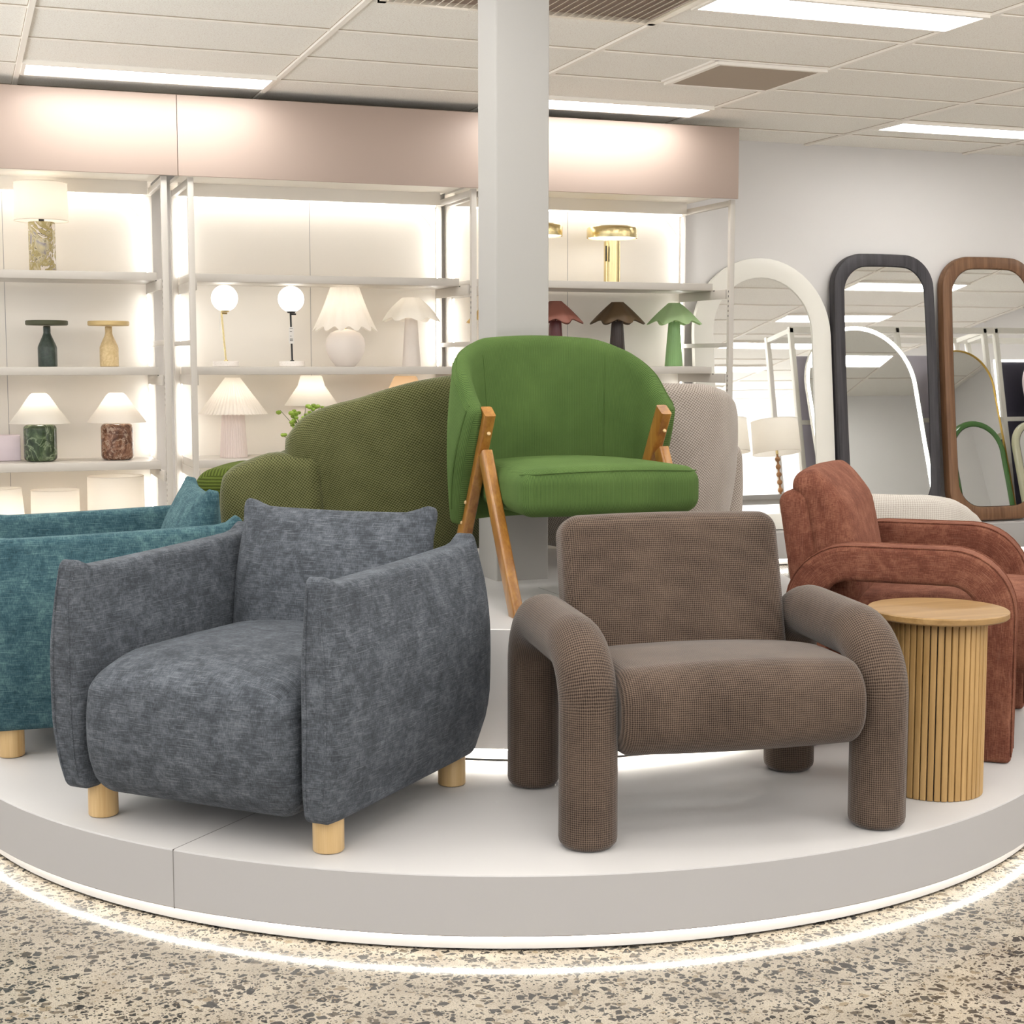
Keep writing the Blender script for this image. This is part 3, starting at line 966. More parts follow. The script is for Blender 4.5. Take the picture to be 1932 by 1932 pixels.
def green_chair():
    mat = M['green']
    t = chair_root('barrel_armchair', 'green corduroy barrel armchair with honey wood legs in front of the column', (.198, 4.547), 20, PZ2)
    # frame: one A of two bars on each side
    for s in (-1, 1):
        fr = None
        m = MB()
        x = s * .284
        wood_bar(m, [(x, .335, .0), (x, .325, .018), (x, .19, .25), (x, .075, .445), (x, .012, .552), (x, .001, .570)], .034, .052)
        fr = m.build('rear_leg', M['teak'], t, ang=35)
        for (yy, zz) in ((.165, .29), (.205, .225)):
            m = MB(); lathe(m, [(0, 0), (.007, 0), (.0055, .004), (0, .005)], 14, M=Matrix.Translation((x + s * .0172, yy, zz)) @ Matrix.Rotation(s * pi / 2, 4, 'Y'))
            m.build('plug', M['oak_leg'], fr)
        for (yy, zz) in ((-.006, .505),):
            m = MB(); lathe(m, [(0, 0), (.006, 0), (.005, .003), (0, .004)], 14, M=Matrix.Translation((x, yy + .003, zz)) @ Matrix.Rotation(pi / 2 + radians(-30), 4, 'X'))
            m.build('plug', M['oak_leg'], fr)
        m = MB()
        xo = x + s * .002
        wood_bar(m, [(xo, -.245, 0), (xo, -.236, .018), (xo, -.101, .24), (xo, .0118, .428), (xo, .022, .445)], .032, .050)
        m.build('front_leg', M['teak'], t, ang=35)
    # seat
    hx, hy, hz = .268, .262, .066
    def fs(x, y, zz):
        u = x / hx; w = y / hy; v = zz / hz
        fl = sstep(.2, 1, w)
        x2 = x * (1 - .10 * fl) * (1 + .05 * sstep(.0, 1, -w))
        z2 = zz + .020 * (1 - u * u) * (1 - .5 * w * w) * sstep(0, 1, v)
        y2 = y - .022 * (1 - u * u) * sstep(0, 1, -w)
        return (x2, y2 - .275 + hy, z2 + .345)
    m = MB(); m.add(*rbox_geo(hx, hy, hz, .045, (12, 12, 3), 6, fs)); seat = m.build('seat', mat, t, ang=75)
    m = MB()
    pth = []
    for i in range(41):
        u = -1 + 2 * i / 40
        xx = u * (hx - .006)
        q = fs(max(-hx + .004, min(hx - .004, xx)), -hy + .010 + .03 * sstep(.86, 1, abs(u)), hz - .012)
        pth.append(q)
    tube(m, pth, .002, 6); m.build('piping', mat, seat)
    # wrapped back
    curve, L = u_curve(.300, .0, .345, ex=2.3)
    half = L / 2
    def zt(s):
        q = abs(s) / half
        return interp([(0, .800), (.30, .792), (.52, .752), (.70, .690), (.86, .622), (1, .575)], q)
    def zb(s):
        q = abs(s) / half
        return interp([(0, .225), (.6, .225), (.8, .215), (1, .215)], q)
    def shift(s):
        q = abs(s) / half
        k = sstep(.55, 1, q)
        # front edge follows the slanted leg: lower part sits further back
        return lambda v: Vector((0, k * (.205 * (1 - v)), 0))
    m = MB(); LP = shell(m, curve, zb, zt, .062, lean=.012, belly=.016, shift=shift, nseg=10, rnd=.040)
    bk = m.build('back_shell', M['green_v'], t, ang=75)
    # piping along the outer edge of the rim and down the front edges
    n = len(LP)
    for q in (11, 12):
        m = MB(); tube(m, [LP[i][q] for i in range(2, n - 2)], .0026, 6); m.build('piping', mat, bk)
    for i in (2, n - 3):
        m = MB(); tube(m, [LP[i][q] for q in range(1, 12)], .0026, 6); m.build('piping', mat, bk)
    # inside back pad seams
    for s in (-1, 1):
        m = MB(); i = 36 + s * 15
        p, nr, ss = curve[i]
        pth = [p + nr * (-.031 - .016 * .6 * 4 * v * (1 - v) + .012 * v - .0006) + Vector((0, 0, lerp(zb(ss) + .02, zt(ss) - .04, v))) + shift(ss)(v) for v in [k / 16 for k in range(4, 17)]]
        tube(m, pth, .0018, 6); m.build('seam', mat, bk)
    return t
green_chair()

def tub_chair(name, label, c, rot, z, mat, seat_mat, zscale=1.0, arms=True):
    """upholstered tub: domed back wrapping into lower rounded arms, round swivel base"""
    t = chair_root(name, label, c, rot, z)
    curve, L = u_curve(.310, -.25, .37, ex=2.5)
    half = L / 2
    def zt(s):
        return zscale * interp([(0, .675), (.3, .672), (.45, .655), (.58, .627), (.70, .595), (.81, .572), (.92, .535), (1, .47)], abs(s) / half)
    m = MB(); shell(m, curve, lambda s: .06, zt, .10, lean=.045, belly=.018, nseg=10, rnd=.05)
    b = m.build('back_shell', mat, t, ang=75)
    if arms:
        for s in (-1, 1):
            hx, hy, hz = .070, .17, .178
            def fa(x, y, zz, s=s):
                v = zz / hz
                return (x + s * .350 + (x / hx) * .01 * (1 - v * v), y - .285 + .02 * (1 - v * v) * (-1 if y < 0 else 0), zz + .235 - .045 * sstep(.0, 1, -y / hy) * sstep(0, 1, v))
            m = MB(); m.add(*rbox_geo(hx, hy, hz, .055, (3, 8, 6), 6, fa)); m.build('arm', mat, t, ang=75)
    def fs(x, y, zz):
        u = x / .28; w = y / .36; v = zz / .12
        return (x, y - .24, zz + .225 + .02 * (1 - u * u) * (1 - w * w) * sstep(0, 1, v))
    m = MB(); m.add(*rbox_geo(.28, .36, .12, .07, (8, 8, 3), 6, fs)); m.build('seat', seat_mat, t, ang=75)
    m = MB(); lathe(m, [(0, .0), (.175, .0), (.18, .008), (.18, .07), (0, .07)], 40, (0, .16, 0)); m.build('swivel_base', M['dark'], t, ang=35)
    return t
tub_chair('tub_armchair', 'olive woven tub armchair with domed back, left of the column', (-.49, 5.44), -93, PZ2, M['olive'], M['moss'])
tub_chair('tub_armchair', 'beige woven tub armchair with domed back, seen from behind right of the column', (.425, 5.62), 172, PZ2, M['beige'], M['beige'], .955)
tub_chair('tub_armchair', 'cream woven tub armchair low behind the rust armchair', (1.66, 6.75), 150, 0.0, M['cream'], M['cream'], 1.06, False)

# side table
def side_table():
    p = W2(1.076, 3.795)
    t = thing('side_table', 'round oak side table with a slatted drum base', 'side table', (p.x, p.y, PZ1 + .0008))
    m = MB(); lathe(m, [(0, .448), (.171, .448), (.1745, .4515), (.1745, .4635), (.1715, .4665), (0, .4665)], 72)
    m.build('tabletop', M['oak_top'], t, ang=35)
    m = MB(); lathe(m, [(0, .0), (.111, .0), (.111, .448), (0, .448)], 60); m.build('core', M['dark'], t, ang=35)
    m = MB(); n = 44
    for k in range(n):
        a = 2 * pi * k / n + .03
        T = Matrix.Rotation(a, 4, 'Z') @ Matrix.Translation((.1165, 0, .2235))
        V, F = rbox_geo(.0055, .0072, .2235, .0022, (1, 1, 4), 2); m.add(V, F, M=T)
    m.build('slatted_base', M['oak'], t, ang=35)
side_table()

# white cable behind the olive chair
m = MB()
c0 = W2(-.26, 5.16); c1 = W2(-.10, 5.02)
tube(m, [(lerp(c0.x, c1.x, k / 12) , lerp(c0.y, c1.y, k / 12), PZ2 + .006 + .03 * (1 - k / 12) ** 2) for k in range(13)], .004, 8)
tag(m.build('power_cable', M['cable']), 'thin white power cable on the upper platform beside the column', 'cable')

# ------------------------------------------------------------------ shelving
RF, RB = 7.9, 8.56
SH = (1.73, 1.243, .751, .27)
BAYS = ((-.506, 1.039), (1.142, 2.687), (2.717, 4.262))
SF = 8.10
def shelving(x0, x1, label):
    t = thing('shelving_unit', label, 'shelving unit', ((x0 + x1) / 2, RF, 0), group='white lamp shelving bays')
    ox, oy = (x0 + x1) / 2, RF
    hw = (x1 - x0) / 2
    P = .03
    D = RB - RF
    for sx in (-1, 1):
        for (ya, yb) in ((0, P), (D - P, D)):
            m = MB(); a = sx * (hw - P / 2); bbox(m, a - P / 2, a + P / 2, ya, yb, 0, 2.20, .002, nr=1); m.build('post', M['rack'], t)
        for (za, zb_) in ((2.165, 2.198), (1.355, 1.38), (.02, .05)):
            m = MB(); a = sx * (hw - P / 2); bbox(m, a - .011, a + .011, P, D - P, za, zb_, .002, nr=1); m.build('side_rail', M['rack'], t)
        for z in SH:
            m = MB(); a = sx * (hw - P - .006); bbox(m, a - .006, a + .006, .03, D - .03, z - .095, z - .042, .002, nr=1)
            b = m.build('shelf_bracket', M['rack'], t)
            m = MB(); box(m, a - sx * .0075 - .002, a - sx * .0075 + .002, .16, .175, z - .047, z - .042); m.build('bolt', M['dark'], b, smooth=False)
        # adjustment slots on the front post
        m = MB()
        for z in SH[:3]:
            for k in range(6):
                zz = z - .06 - .028 * k
                a = sx * (hw - P) ; box(m, a - .0006, a + .0006, .010, .016, zz, zz + .012)
        m.build('slots', M['dark'], t, smooth=False)
    for z in SH:
        m = MB(); bbox(m, -hw + P + .004, hw - P - .004, SF - RF, D - .045, z - .042, z, .003, nr=1); m.build('shelf', M['rack'], t)
    m = MB(); box(m, -hw, hw, D + .001, D + .015, .0, 2.235); m.build('back_panel', M['panel'], t, smooth=False)
    m = MB(); box(m, -.0015, .0015, D - .0002, D + .002, .0, 2.165); m.build('panel_joint', M['white_side'], t, smooth=False)
    m = MB(); box(m, -hw, hw, 0, D, 2.235, 2.255); m.build('canopy', M['panel'], t, smooth=False)
    m = MB(); box(m, -hw + P, hw - P, D - .10, D - .085, 2.165, 2.235); m.build('valance', M['panel'], t, smooth=False)
    # LED strips: across the top behind the valance, down both rear edges
    m = MB(); box(m, -hw + .05, hw - .05, D - .075, D - .065, 2.158, 2.164); m.build('light_strip', M['led'], t, smooth=False)
    for sx in (-1, 1):
        zs = [0.02] + [z for z in reversed(SH)] + [2.15]
        m = MB()
        for za, zb_ in zip(zs, zs[1:]):
            a = sx * (hw - P - .004)
            hi = zb_ - (.045 if zb_ != 2.15 else 0)
            box(m, a - .003, a + .003, D - .055, D - .043, za + .005, hi)
        m.build('light_strip', M['led'], t, smooth=False)
        m = MB(); tube(m, [(sx * (hw - .05), D - .042, 2.02), (sx * (hw - .085), D - .04, 2.07), (sx * (hw - .15), D - .042, 2.14)], .002, 6); m.build('lead_wire', M['cable'], t)
    return t
for (x0, x1), lab in zip(BAYS, ('left white metal shelving bay with backlit panel', 'middle white shelving bay between the left bay and the column', 'right white shelving bay next to the mirrors')):
    shelving(x0, x1, lab)
for (x0, x1, lab) in ((-.52, 1.0915, 'left panel of the blush header above the shelving'), (1.0945, 2.70, 'middle panel of the blush header, ending behind the column'),
                      (2.703, 4.270, 'right panel of the blush header, beyond the column')):
    t = thing('header_panel', lab, 'header panel', ((x0 + x1) / 2, RF - .02, 2.203), group='blush header panels')
    h = (x1 - x0) / 2
    m = MB(); bbox(m, -h, h, 0, .018, 0, .399, .0015, nr=1); m.build('fascia', M['header'], t)
    m = MB(); box(m, -h + .02, h - .02, .018, .05, .06, .09); box(m, -h + .02, h - .02, .018, .05, .34, .37); m.build('rear_batten', M['rack'], t, smooth=False)

# ------------------------------------------------------------------ lamps
LY = 8.30
def bulb(t, z, r=.026):
    m = MB(); lathe(m, [(0, -r)] + [(r * sin(pi * k / 10), -r * cos(pi * k / 10)) for k in range(1, 10)] + [(0, r)], 20, (0, 0, z))
    m.build('bulb', M['bulb'], t)

def lamp(name, label, x, z, y=LY):
    return thing(name, label, 'table lamp', (x, y, z + .001))

def drum(m, r0, r1, z0, z1, seg=56):
    lathe(m, [(r0, z0), (r1, z1)], seg)
    for r, z in ((r0, z0), (r1, z1)):
        tube(m, [(r * cos(2 * pi * k / 48), r * sin(2 * pi * k / 48), z) for k in range(49)], .0022, 6)

def drum_lamp(label, x, z, rs0, rs1, zs0, zs1, rb, zb, bmat, smat=None, lit=True, y=LY):
    t = lamp('drum_shade_lamp', label, x, z, y)
    m = MB(); lathe(m, [(0, 0), (rb * .97, 0), (rb, .004), (rb, zb - .004), (rb * .97, zb), (0, zb)], 44); m.build('base', bmat, t, ang=40)
    m = MB(); tube(m, [(0, 0, zb), (0, 0, zs0 + .05)], .006, 10); lathe(m, [(0, zb), (.014, zb), (.014, zb + .02), (0, zb + .02)], 16); m.build('stem', M['black'], t)
    m = MB(); drum(m, rs0, rs1, zs0, zs1); m.build('shade', smat or M['linen'], t, ang=40)
    if lit: bulb(t, lerp(zs0, zs1, .45))
    return t

# left bay
drum_lamp('tall lamp with white drum shade on a cream and black agate cylinder', .450, SH[0], .136, .133, .262, .455, .0675, .255, M['agate'])
def mushroom_stone(label, x, bm_, dm):
    t = lamp('disc_top_lamp', label, x, SH[1])
    m = MB(); lathe(m, [(0, 0), (.046, 0), (.0485, .003), (.0485, .098), (.046, .108), (.021, .165), (.0185, .175), (.0185, .205), (0, .205)], 40); m.build('base', bm_, t, ang=35)
    m = MB(); lathe(m, [(0, .203), (.016, .203), (.019, .207), (.016, .211), (0, .211)], 24); m.build('collar', dm, t)
    m = MB(); lathe(m, [(0, .214), (.102, .214), (.107, .218), (.107, .235), (.103, .239), (0, .239)], 56); m.build('disc_shade', dm, t, ang=35)
mushroom_stone('dark green stone bottle lamp with flat disc top on the left bay', .461, M['gstone'], M['gdisc'])
mushroom_stone('sand coloured stone bottle lamp with flat disc top on the left bay', .773, M['bstone'], M['bdisc'])
def cone_marble(label, x, bm_):
    t = lamp('cone_shade_lamp', label, x, SH[2])
    r = .0838; h = .192; rr = .024
    prof = [(0, 0)] + [(r - rr + rr * sin(a), rr - rr * cos(a)) for a in [pi / 2 * k / 6 for k in range(7)]] + [(r - rr + rr * cos(a), h - rr + rr * sin(a)) for a in [pi / 2 * k / 6 for k in range(7)]] + [(0, h)]
    m = MB(); lathe(m, prof, 48); m.build('base', bm_, t, ang=50)
    m = MB(); tube(m, [(0, 0, h), (0, 0, h + .06)], .005, 8); m.build('stem', M['brass'], t)
    m = MB(); lathe(m, [(.154, h + .006), (.128, h + .042), (.100, h + .078), (.052, h + .148), (.040, h + .160), (.030, h + .163)], 56); m.build('shade', M['linen'], t, ang=60)
    bulb(t, h + .10)
cone_marble('cone shade lamp on a rounded green marble base', .412, M['gmarble'])
cone_marble('cone shade lamp on a rounded brown marble base', .803, M['bmarble'])
m = MB(); bbox(m, .05, .315, 8.36, 8.46, SH[2] + .001, SH[2] + .136, .004)
tag(m.build('carton', M['lilac']), 'plain lilac carton behind the green marble lamp', 'box')
drum_lamp('tapered white drum shade lamp at the left edge of the lowest visible shelf', .215, SH[3], .115, .095, .12, .345, .05, .10, M['plaster'], y=8.28)
drum_lamp('smaller cream drum shade lamp in the middle of the lowest visible left shelf', .477, SH[3], .125, .122, .13, .330, .05, .11, M['plaster'], y=8.28)
drum_lamp('wide white drum shade lamp at the right end of the lowest visible left shelf', .787, SH[3], .148, .146, .175, .395, .05, .15, M['plaster'], y=8.28)

# middle bay
def globe_lamp(label, x, mat, tilt, tagged):
    t = lamp('globe_lamp', label, x, SH[1])
    m = MB(); lathe(m, [(0, 0), (.068, 0), (.070, .002), (.070, .027), (.068, .029), (0, .029)], 44); m.build('base', M['terr'], t, ang=35)
    top = -.018 if tilt else -.004
    m = MB(); tube(m, [(0.002, 0, .028), (top, 0, .292)], .0052, 10); lathe(m, [(0, .028), (.012, .028), (.010, .036), (0, .036)], 16, (0.002, 0, 0)); m.build('stem', mat, t)
    m = MB(); tube(m, [(top - .004, 0, .286), (top + .03, 0, .286)], .005, 8); lathe(m, [(0, .292), (.02, .292), (.026, .300), (.026, .305), (0, .305)], 20)
    m.build('gallery', mat, t)
    r = .0715
    m = MB(); lathe(m, [(0, -r)] + [(r * sin(pi * k / 20), -r * cos(pi * k / 20)) for k in range(1, 20)] + [(0, r)], 44, (0, 0,   .302 + r - .006)); m.build('globe', M['globe'], t)
    if tagged:
        m = MB(); box(m, -.017, .010, -.012, -.0105, .125, .215); tg = m.build('swing_tag', M['tagpaper'], t, smooth=False)
        m = MB()
        for zz, w in ((.205, .016), (.19, .012), (.165, .010), (.15, .016), (.145, .016), (.14, .016)): box(m, -.012, -.012 + w, -.0127, -.0119, zz, zz + .0022)
        m.build('print', M['dark'], tg, smooth=False)
    else:
        m = MB(); tube(m, [(top - .002, -.006, .30), (top - .012, -.008, .27), (top - .010, -.008, .24), (top - .013, -.008, .19)], .0016, 6); m.build('cord', M['tagpaper'], t)
globe_lamp('opal globe lamp with brass stem on a terrazzo base', 1.385, M['brass'], True, False)
globe_lamp('opal globe lamp with black stem and white swing tag', 1.748, M['black'], False, True)

def pleated_shade(m, r0, r1, z0, z1, n, amp, curve=0.0, drop=0.0, rows=12, thick=0.0, seg=None):
    """shade flaring from r1 (top) to r0 (bottom) with n flutes growing towards the rim"""
    seg = seg or n * 16
    prof = [(lerp(r1, r0, k / rows), lerp(z1, z0, k / rows)) for k in range(rows + 1)]
    def mod(a, r, z, off=0.0):
        q = (r - r1) / (r0 - r1)
        w = cos(n * a)
        rr = r * (1 + amp * (.3 + .7 * q) * w) + curve * sin(pi * q) - off
        return rr, z - drop * q * q * w + (z1 - z0) * curve * 0
    if thick:
        pr = prof + [(r, z) for r, z in reversed(prof)]
        lathe(m, prof, seg, mod=mod)
        lathe(m, [(r, z - thick) for r, z in prof], seg, mod=mod)
    else:
        lathe(m, prof, seg, mod=mod)

t = lamp('scallop_shade_lamp', 'large white scalloped pleat shade lamp on a round plaster pot', 2.050, SH[1])
m = MB(); lathe(m, [(0, 0), (.052, 0), (.055, .003), (.085, .04), (.106, .085), (.111, .118), (.104, .155), (.082, .185), (.05, .200), (.02, .205), (0, .205)], 48); m.build('base', M['plaster'], t, ang=50)
m = MB(); tube(m, [(0, 0, .20), (0, 0, .26)], .006, 8); m.build('stem', M['brass'], t)
m = MB(); pleated_shade(m, .172, .080,   .206, .436, 13, .06, -.006, .012); m.build('shade', M['linen'], t, ang=80)
bulb(t, .32)
t = lamp('scallop_shade_lamp', 'small white scalloped shade lamp on a tapering white column base', 2.432, SH[1])
m = MB(); lathe(m, [(0, 0), (.052, 0), (.053, .003), (.034, .27), (0, .27)], 40); m.build('base', M['plaster'], t, ang=40)
m = MB(); pleated_shade(m, .156, .050, .262, .385, 8, .09, .012, .010); m.build('shade', M['linen_dim'], t, ang=80)
bulb(t, .31, .02)
t = lamp('pleated_cone_lamp', 'blush pleated cone shade lamp on a ribbed tapering base', 1.420, SH[2])
def rib(a, r, z): return r * (1 + .025 * cos(32 * a)), z
m = MB(); lathe(m, [(0, 0), (.073, 0), (.0735, .003), (.060, .235), (0, .235)], 216, mod=rib); m.build('base', M['pinkcer'], t, ang=80)
m = MB(); pleated_shade(m, .182, .040, .236, .432, 48, .03, 0, .001, 6, seg=360); m.build('shade', M['linen'], t, ang=80)
bulb(t, .31)
t = lamp('cone_shade_lamp', 'plain white cone shade lamp half hidden by the green berries', 1.868, SH[2], 8.36)
m = MB(); lathe(m, [(0, 0), (.06, 0), (.06, .18), (.03, .27), (0, .27)], 40); m.build('base', M['plaster'], t, ang=40)
m = MB(); lathe(m, [(.150, .276), (.075, .385), (.060, .438), (.05, .442)], 56); m.build('shade', M['linen'], t, ang=60)
bulb(t, .35)
t = lamp('cone_shade_lamp', 'tan cone shade lamp peeping over the olive armchair back', 2.396, SH[2])
m = MB(); lathe(m, [(0, 0), (.06, 0), (.06, .2), (.03, .26), (0, .26)], 40); m.build('base', M['plaster'], t, ang=40)
m = MB(); lathe(m, [(.150, .262), (.062, .436), (.05, .438)], 56); m.build('shade', M['tanshade'], t, ang=60)
bulb(t, .34)

# berry plant in a small pot, on the third shelf
t = thing('potted_berry_plant', 'plant with round green berry clusters behind the olive armchair', 'plant', (1.775, 8.165, SH[2] + .001))
m = MB(); lathe(m, [(0, 0), (.035, 0), (.045, .07), (.042, .07), (.034, .06), (0, .06)], 24); m.build('pot', M['plaster'], t, ang=40)
rnd = random.Random(5)
tips = []
m = MB()
for k in range(44):
    a = rnd.uniform(0, 2 * pi); rr = rnd.uniform(.02, .125); h = rnd.uniform(.09, .285)
    tip = Vector((rr * cos(a), rr * sin(a) * .55, h)); tips.append(tip)
    tube(m, [(0, 0, .055), (tip.x * .35, tip.y * .35, .055 + (h - .055) * .55), tuple(tip)], [.0022, .0018, .0012], 6)
m.build('stems', M['stem'], t)
bn = 0
sph = MB(); rb_ = .0145
lathe(sph, [(0, -rb_ * .8), (rb_ * .7, -rb_ * .55), (rb_, 0), (rb_ * .75, rb_ * .5), (0, rb_ * .7)], 12)
proto = sph.build('berry', M['berry'], t); proto.location = tips[0]
for k, tip in enumerate(tips):
    for q in range(2):
        if k == 0 and q == 0: continue
        c = proto.copy(); COL.objects.link(c); c.parent = t
        c.location = tip + Vector((rnd.uniform(-.016, .016), rnd.uniform(-.012, .012), rnd.uniform(-.012, .012)))
        s = rnd.uniform(.7, 1.15); c.scale = (s, s, s)

# right bay
def brass_mushroom(label, x, tagged, tilt=0):
    t = lamp('mushroom_lamp', label, x, SH[0])
    m = MB(); lathe(m, [(0, 0), (.046, 0), (.048, .002), (.048, .245), (0, .245)], 44); m.build('stem', M['brass'], t, ang=35)
    m = MB(); lathe(m, [(.149, .262), (.150, .266), (.150, .310), (.146, .322), (.13, .329), (0, .331)], 60); m.build('cap', M['brass'], t, ang=35)
    m = MB(); lathe(m, [(0, .268), (.10, .268), (.142, .266), (.142, .270), (0, .272)], 44); m.build('diffuser', M['globe'], t, ang=35)
    if tagged:
        m = MB(); box(m, -.058, -.054, -.05, -.035, .125, .215); m.build('swing_tag', M['dark'], t, smooth=False)
brass_mushroom('polished brass mushroom lamp with a dark swing tag', 3.665, True)
brass_mushroom('brass mushroom lamp half hidden behind the column edge', 3.190, False)
def fluted_lamp(label, x, bmat, smat, lit=False):
    t = lamp('scallop_shade_lamp', label, x, SH[1])
    def fl(a, r, z): return r * (1 + .035 * abs(cos(12 * a))), z
    m = MB(); lathe(m, [(0, 0), (.052, 0), (.053, .003), (.033, .265), (0, .265)], 144, mod=fl); m.build('base', bmat, t, ang=80)
    m = MB(); pleated_shade(m, .158, .036, .262, .378, 8, .10, .004, .012, 12, .0025); m.build('shade', smat, t, ang=80)
    m = MB(); tube(m, [(0, 0, .26), (0, 0, .376)], .005, 8); m.build('stem', bmat, t)
fluted_lamp('burgundy lamp with a wavy dusty red shade, beside the column', 3.308, M['burg'], M['burgshade'])
fluted_lamp('dark brown lamp with a wavy bronze shade', 3.702, M['brn'], M['brnshade'])
fluted_lamp('mint green lamp with a wavy mint shade at the shelf end', 4.075, M['mint'], M['mintshade'])
fluted_lamp('mustard lamp with a wavy shade, a sliver seen left of the column', 2.935, M['bdisc'], M['mustard'])

# ------------------------------------------------------------------ mirrors against the back wall
def arch_outline(w, h, n=24, rc=.03):
    """flat bottom, half-round top; centred x, base at 0"""
    P = []
    for i in range(5):
        a = radians(270 - 90 * 0) ; break
    for i in range(5): a = pi + pi / 2 * i / 4; P.append((-w + rc + rc * cos(a), rc + rc * sin(a)))
    for i in range(5): a = 1.5 * pi + pi / 2 * i / 4; P.append((w - rc + rc * cos(a), rc + rc * sin(a)))
    for k in range(1, 10): P.append((w, lerp(rc, h - w, k / 10)))
    for i in range(n + 1): a = pi * i / n; P.append((w * cos(a), h - w + w * sin(a)))
    for k in range(1, 10): P.append((-w, lerp(h - w, rc, k / 10)))
    return P

def squircle(w, h, r, n=10, bulge=0.012):
    P = []
    for (cx, cz, a0) in ((w - r, h - r, 0), (-w + r, h - r, 90), (-w + r, r, 180), (w - r, r, 270)):
        for i in range(n + 1):
            a = radians(a0 + 90 * i / n); P.append((cx + r * cos(a), cz + r * sin(a)))
        # straight run follows: add intermediate points
        nx, nz = {0: (-w + r, h), 90: (-w, r), 180: (w - r, 0), 270: (w, h - r)}[a0]
        lx, lz = P[-1]
        for k in range(1, 6): P.append((lerp(lx, nx, k / 6), lerp(lz, nz, k / 6)))
    out = []
    for x, z in P:
        v = (z - h / 2) / (h / 2); u = x / w
        out.append((x * (1 + bulge / w * (1 - v * v)), z + bulge * (1 - u * u) * (1 if v > 0 else -1) * abs(v) ** 8))
    return out

def mirror(name, label, outer, inner, thick, fmat, loc, tilt, rz=0.0, rnd=.006, led=None):
    t = thing(name, label, 'mirror', loc, rz)
    t.rotation_euler = (-tilt, 0, rz)
    n = len(outer)
    # frame ring: section loop outer-back, outer-front (rounded), inner-front, inner-back
    prof = []
    for i in range(n):
        o = Vector((outer[i][0], 0, outer[i][1])); q = Vector((inner[i][0], 0, inner[i][1]))
        d = (q - o); L = d.length; d = d / L
        r = min(rnd, L * .45, thick * .45)
        ring = [o + Vector((0, 0, 0)), o + Vector((0, -thick + r, 0)), o + d * (r * .3) + Vector((0, -thick + r * .3, 0)), o + d * r + Vector((0, -thick, 0)),
                q - d * r + Vector((0, -thick, 0)), q - d * (r * .3) + Vector((0, -thick + r * .3, 0)), q + Vector((0, -thick + r, 0)), q]
        prof.append(ring)
    V, F, U = loft(prof, cap=False, closed_path=True)
    m = MB(); m.add(V, F); m.build('frame', fmat, t, ang=40)
    g = -thick + .010
    m = MB(); V = [(p[0], g, p[1]) for p in inner]; c = len(V)
    m.add(V, [tuple(range(c))]); m.build('glass', M['mirror'], t, smooth=False)
    m = MB(); V = [(p[0], -.002, p[1]) for p in inner]; m.add(V, [tuple(range(c))]); m.build('backing', M['dark'], t, smooth=False)
    if led:
        m = MB(); loops = []
        for i in range(n):
            o = Vector((inner[i][0], 0, inner[i][1])); q = Vector((led[i][0], 0, led[i][1]))
            loops.append([o + Vector((0, g - .001, 0)), o + Vector((0, g - .004, 0)), q + Vector((0, g - .004, 0)), q + Vector((0, g - .001, 0))])
        V, F, U = loft(loops, cap=False, closed_path=True); m.add(V, F); m.build('light_band', M['led'], t, smooth=False)
    return t

# low plinth the mirrors stand on
MZ = .212
def mirror_plinth():
    t = thing('mirror_plinth', 'long low white plinth under the wall mirrors with a lit toe kick', 'plinth', (7.0, 8.27, 0))
    m = MB(); bbox(m, -2.66, 2.9, 0, .315, .042, MZ, .004); m.build('deck', M['white'], t)
    m = MB(); box(m, -2.66, 2.9, .03, .05, .006, .042); m.build('toe_kick', M['white'], t, smooth=False)
    m = MB(); box(m, -2.66, 2.9, .042, .31, 0, .042); m.build('base', M['dark'], t, smooth=False)
    m = MB(); box(m, -2.66, 2.9, .011, .022, .0375, .043); m.build('light_strip', M['led_floor'], t, smooth=False)
    m = MB(); box(m, -2.66, 2.9, -.0004, .002, MZ - .012, MZ - .0105); m.build('seam', M['white_side'], t, smooth=False)
mirror_plinth()
TL = radians(6.0)
def stand(x, name, label, outer, inner, thick, mat, **k):
    # base on the plinth, top edge resting on the wall
    h = max(p[1] for p in outer)
    yb = WALLY - .004 - h * sin(TL)
    return mirror(name, label, outer, inner, thick, mat, (x, yb, MZ + (.002 if thick < .05 else .0145)), TL, **k)
o_ = arch_outline(.49, 1.715); i_ = [(x * .352 / .49, .10 + (z * (1.715 - .225) / 1.715)) for x, z in o_]
# keep the inner arch round
i_ = [(p[0], p[1] + .10) for p in arch_outline(.352, 1.715 - .225)]
stand(4.800, 'arched_mirror', 'white framed arched floor mirror next to the shelving', o_, i_, .035, M['white_frame'])
so = squircle(.375, 1.735, .20); si = [(x, z + .095) for x, z in squircle(.297, 1.735 - .18, .155)]
stand(5.688, 'wood_framed_mirror', 'black stained wood framed floor mirror with rounded corners', so, si, .06, M['blackwood'], rnd=.018)
stand(6.512, 'wood_framed_mirror', 'walnut wood framed floor mirror at the right edge', so, si, .06, M['walnut'], rnd=.018)

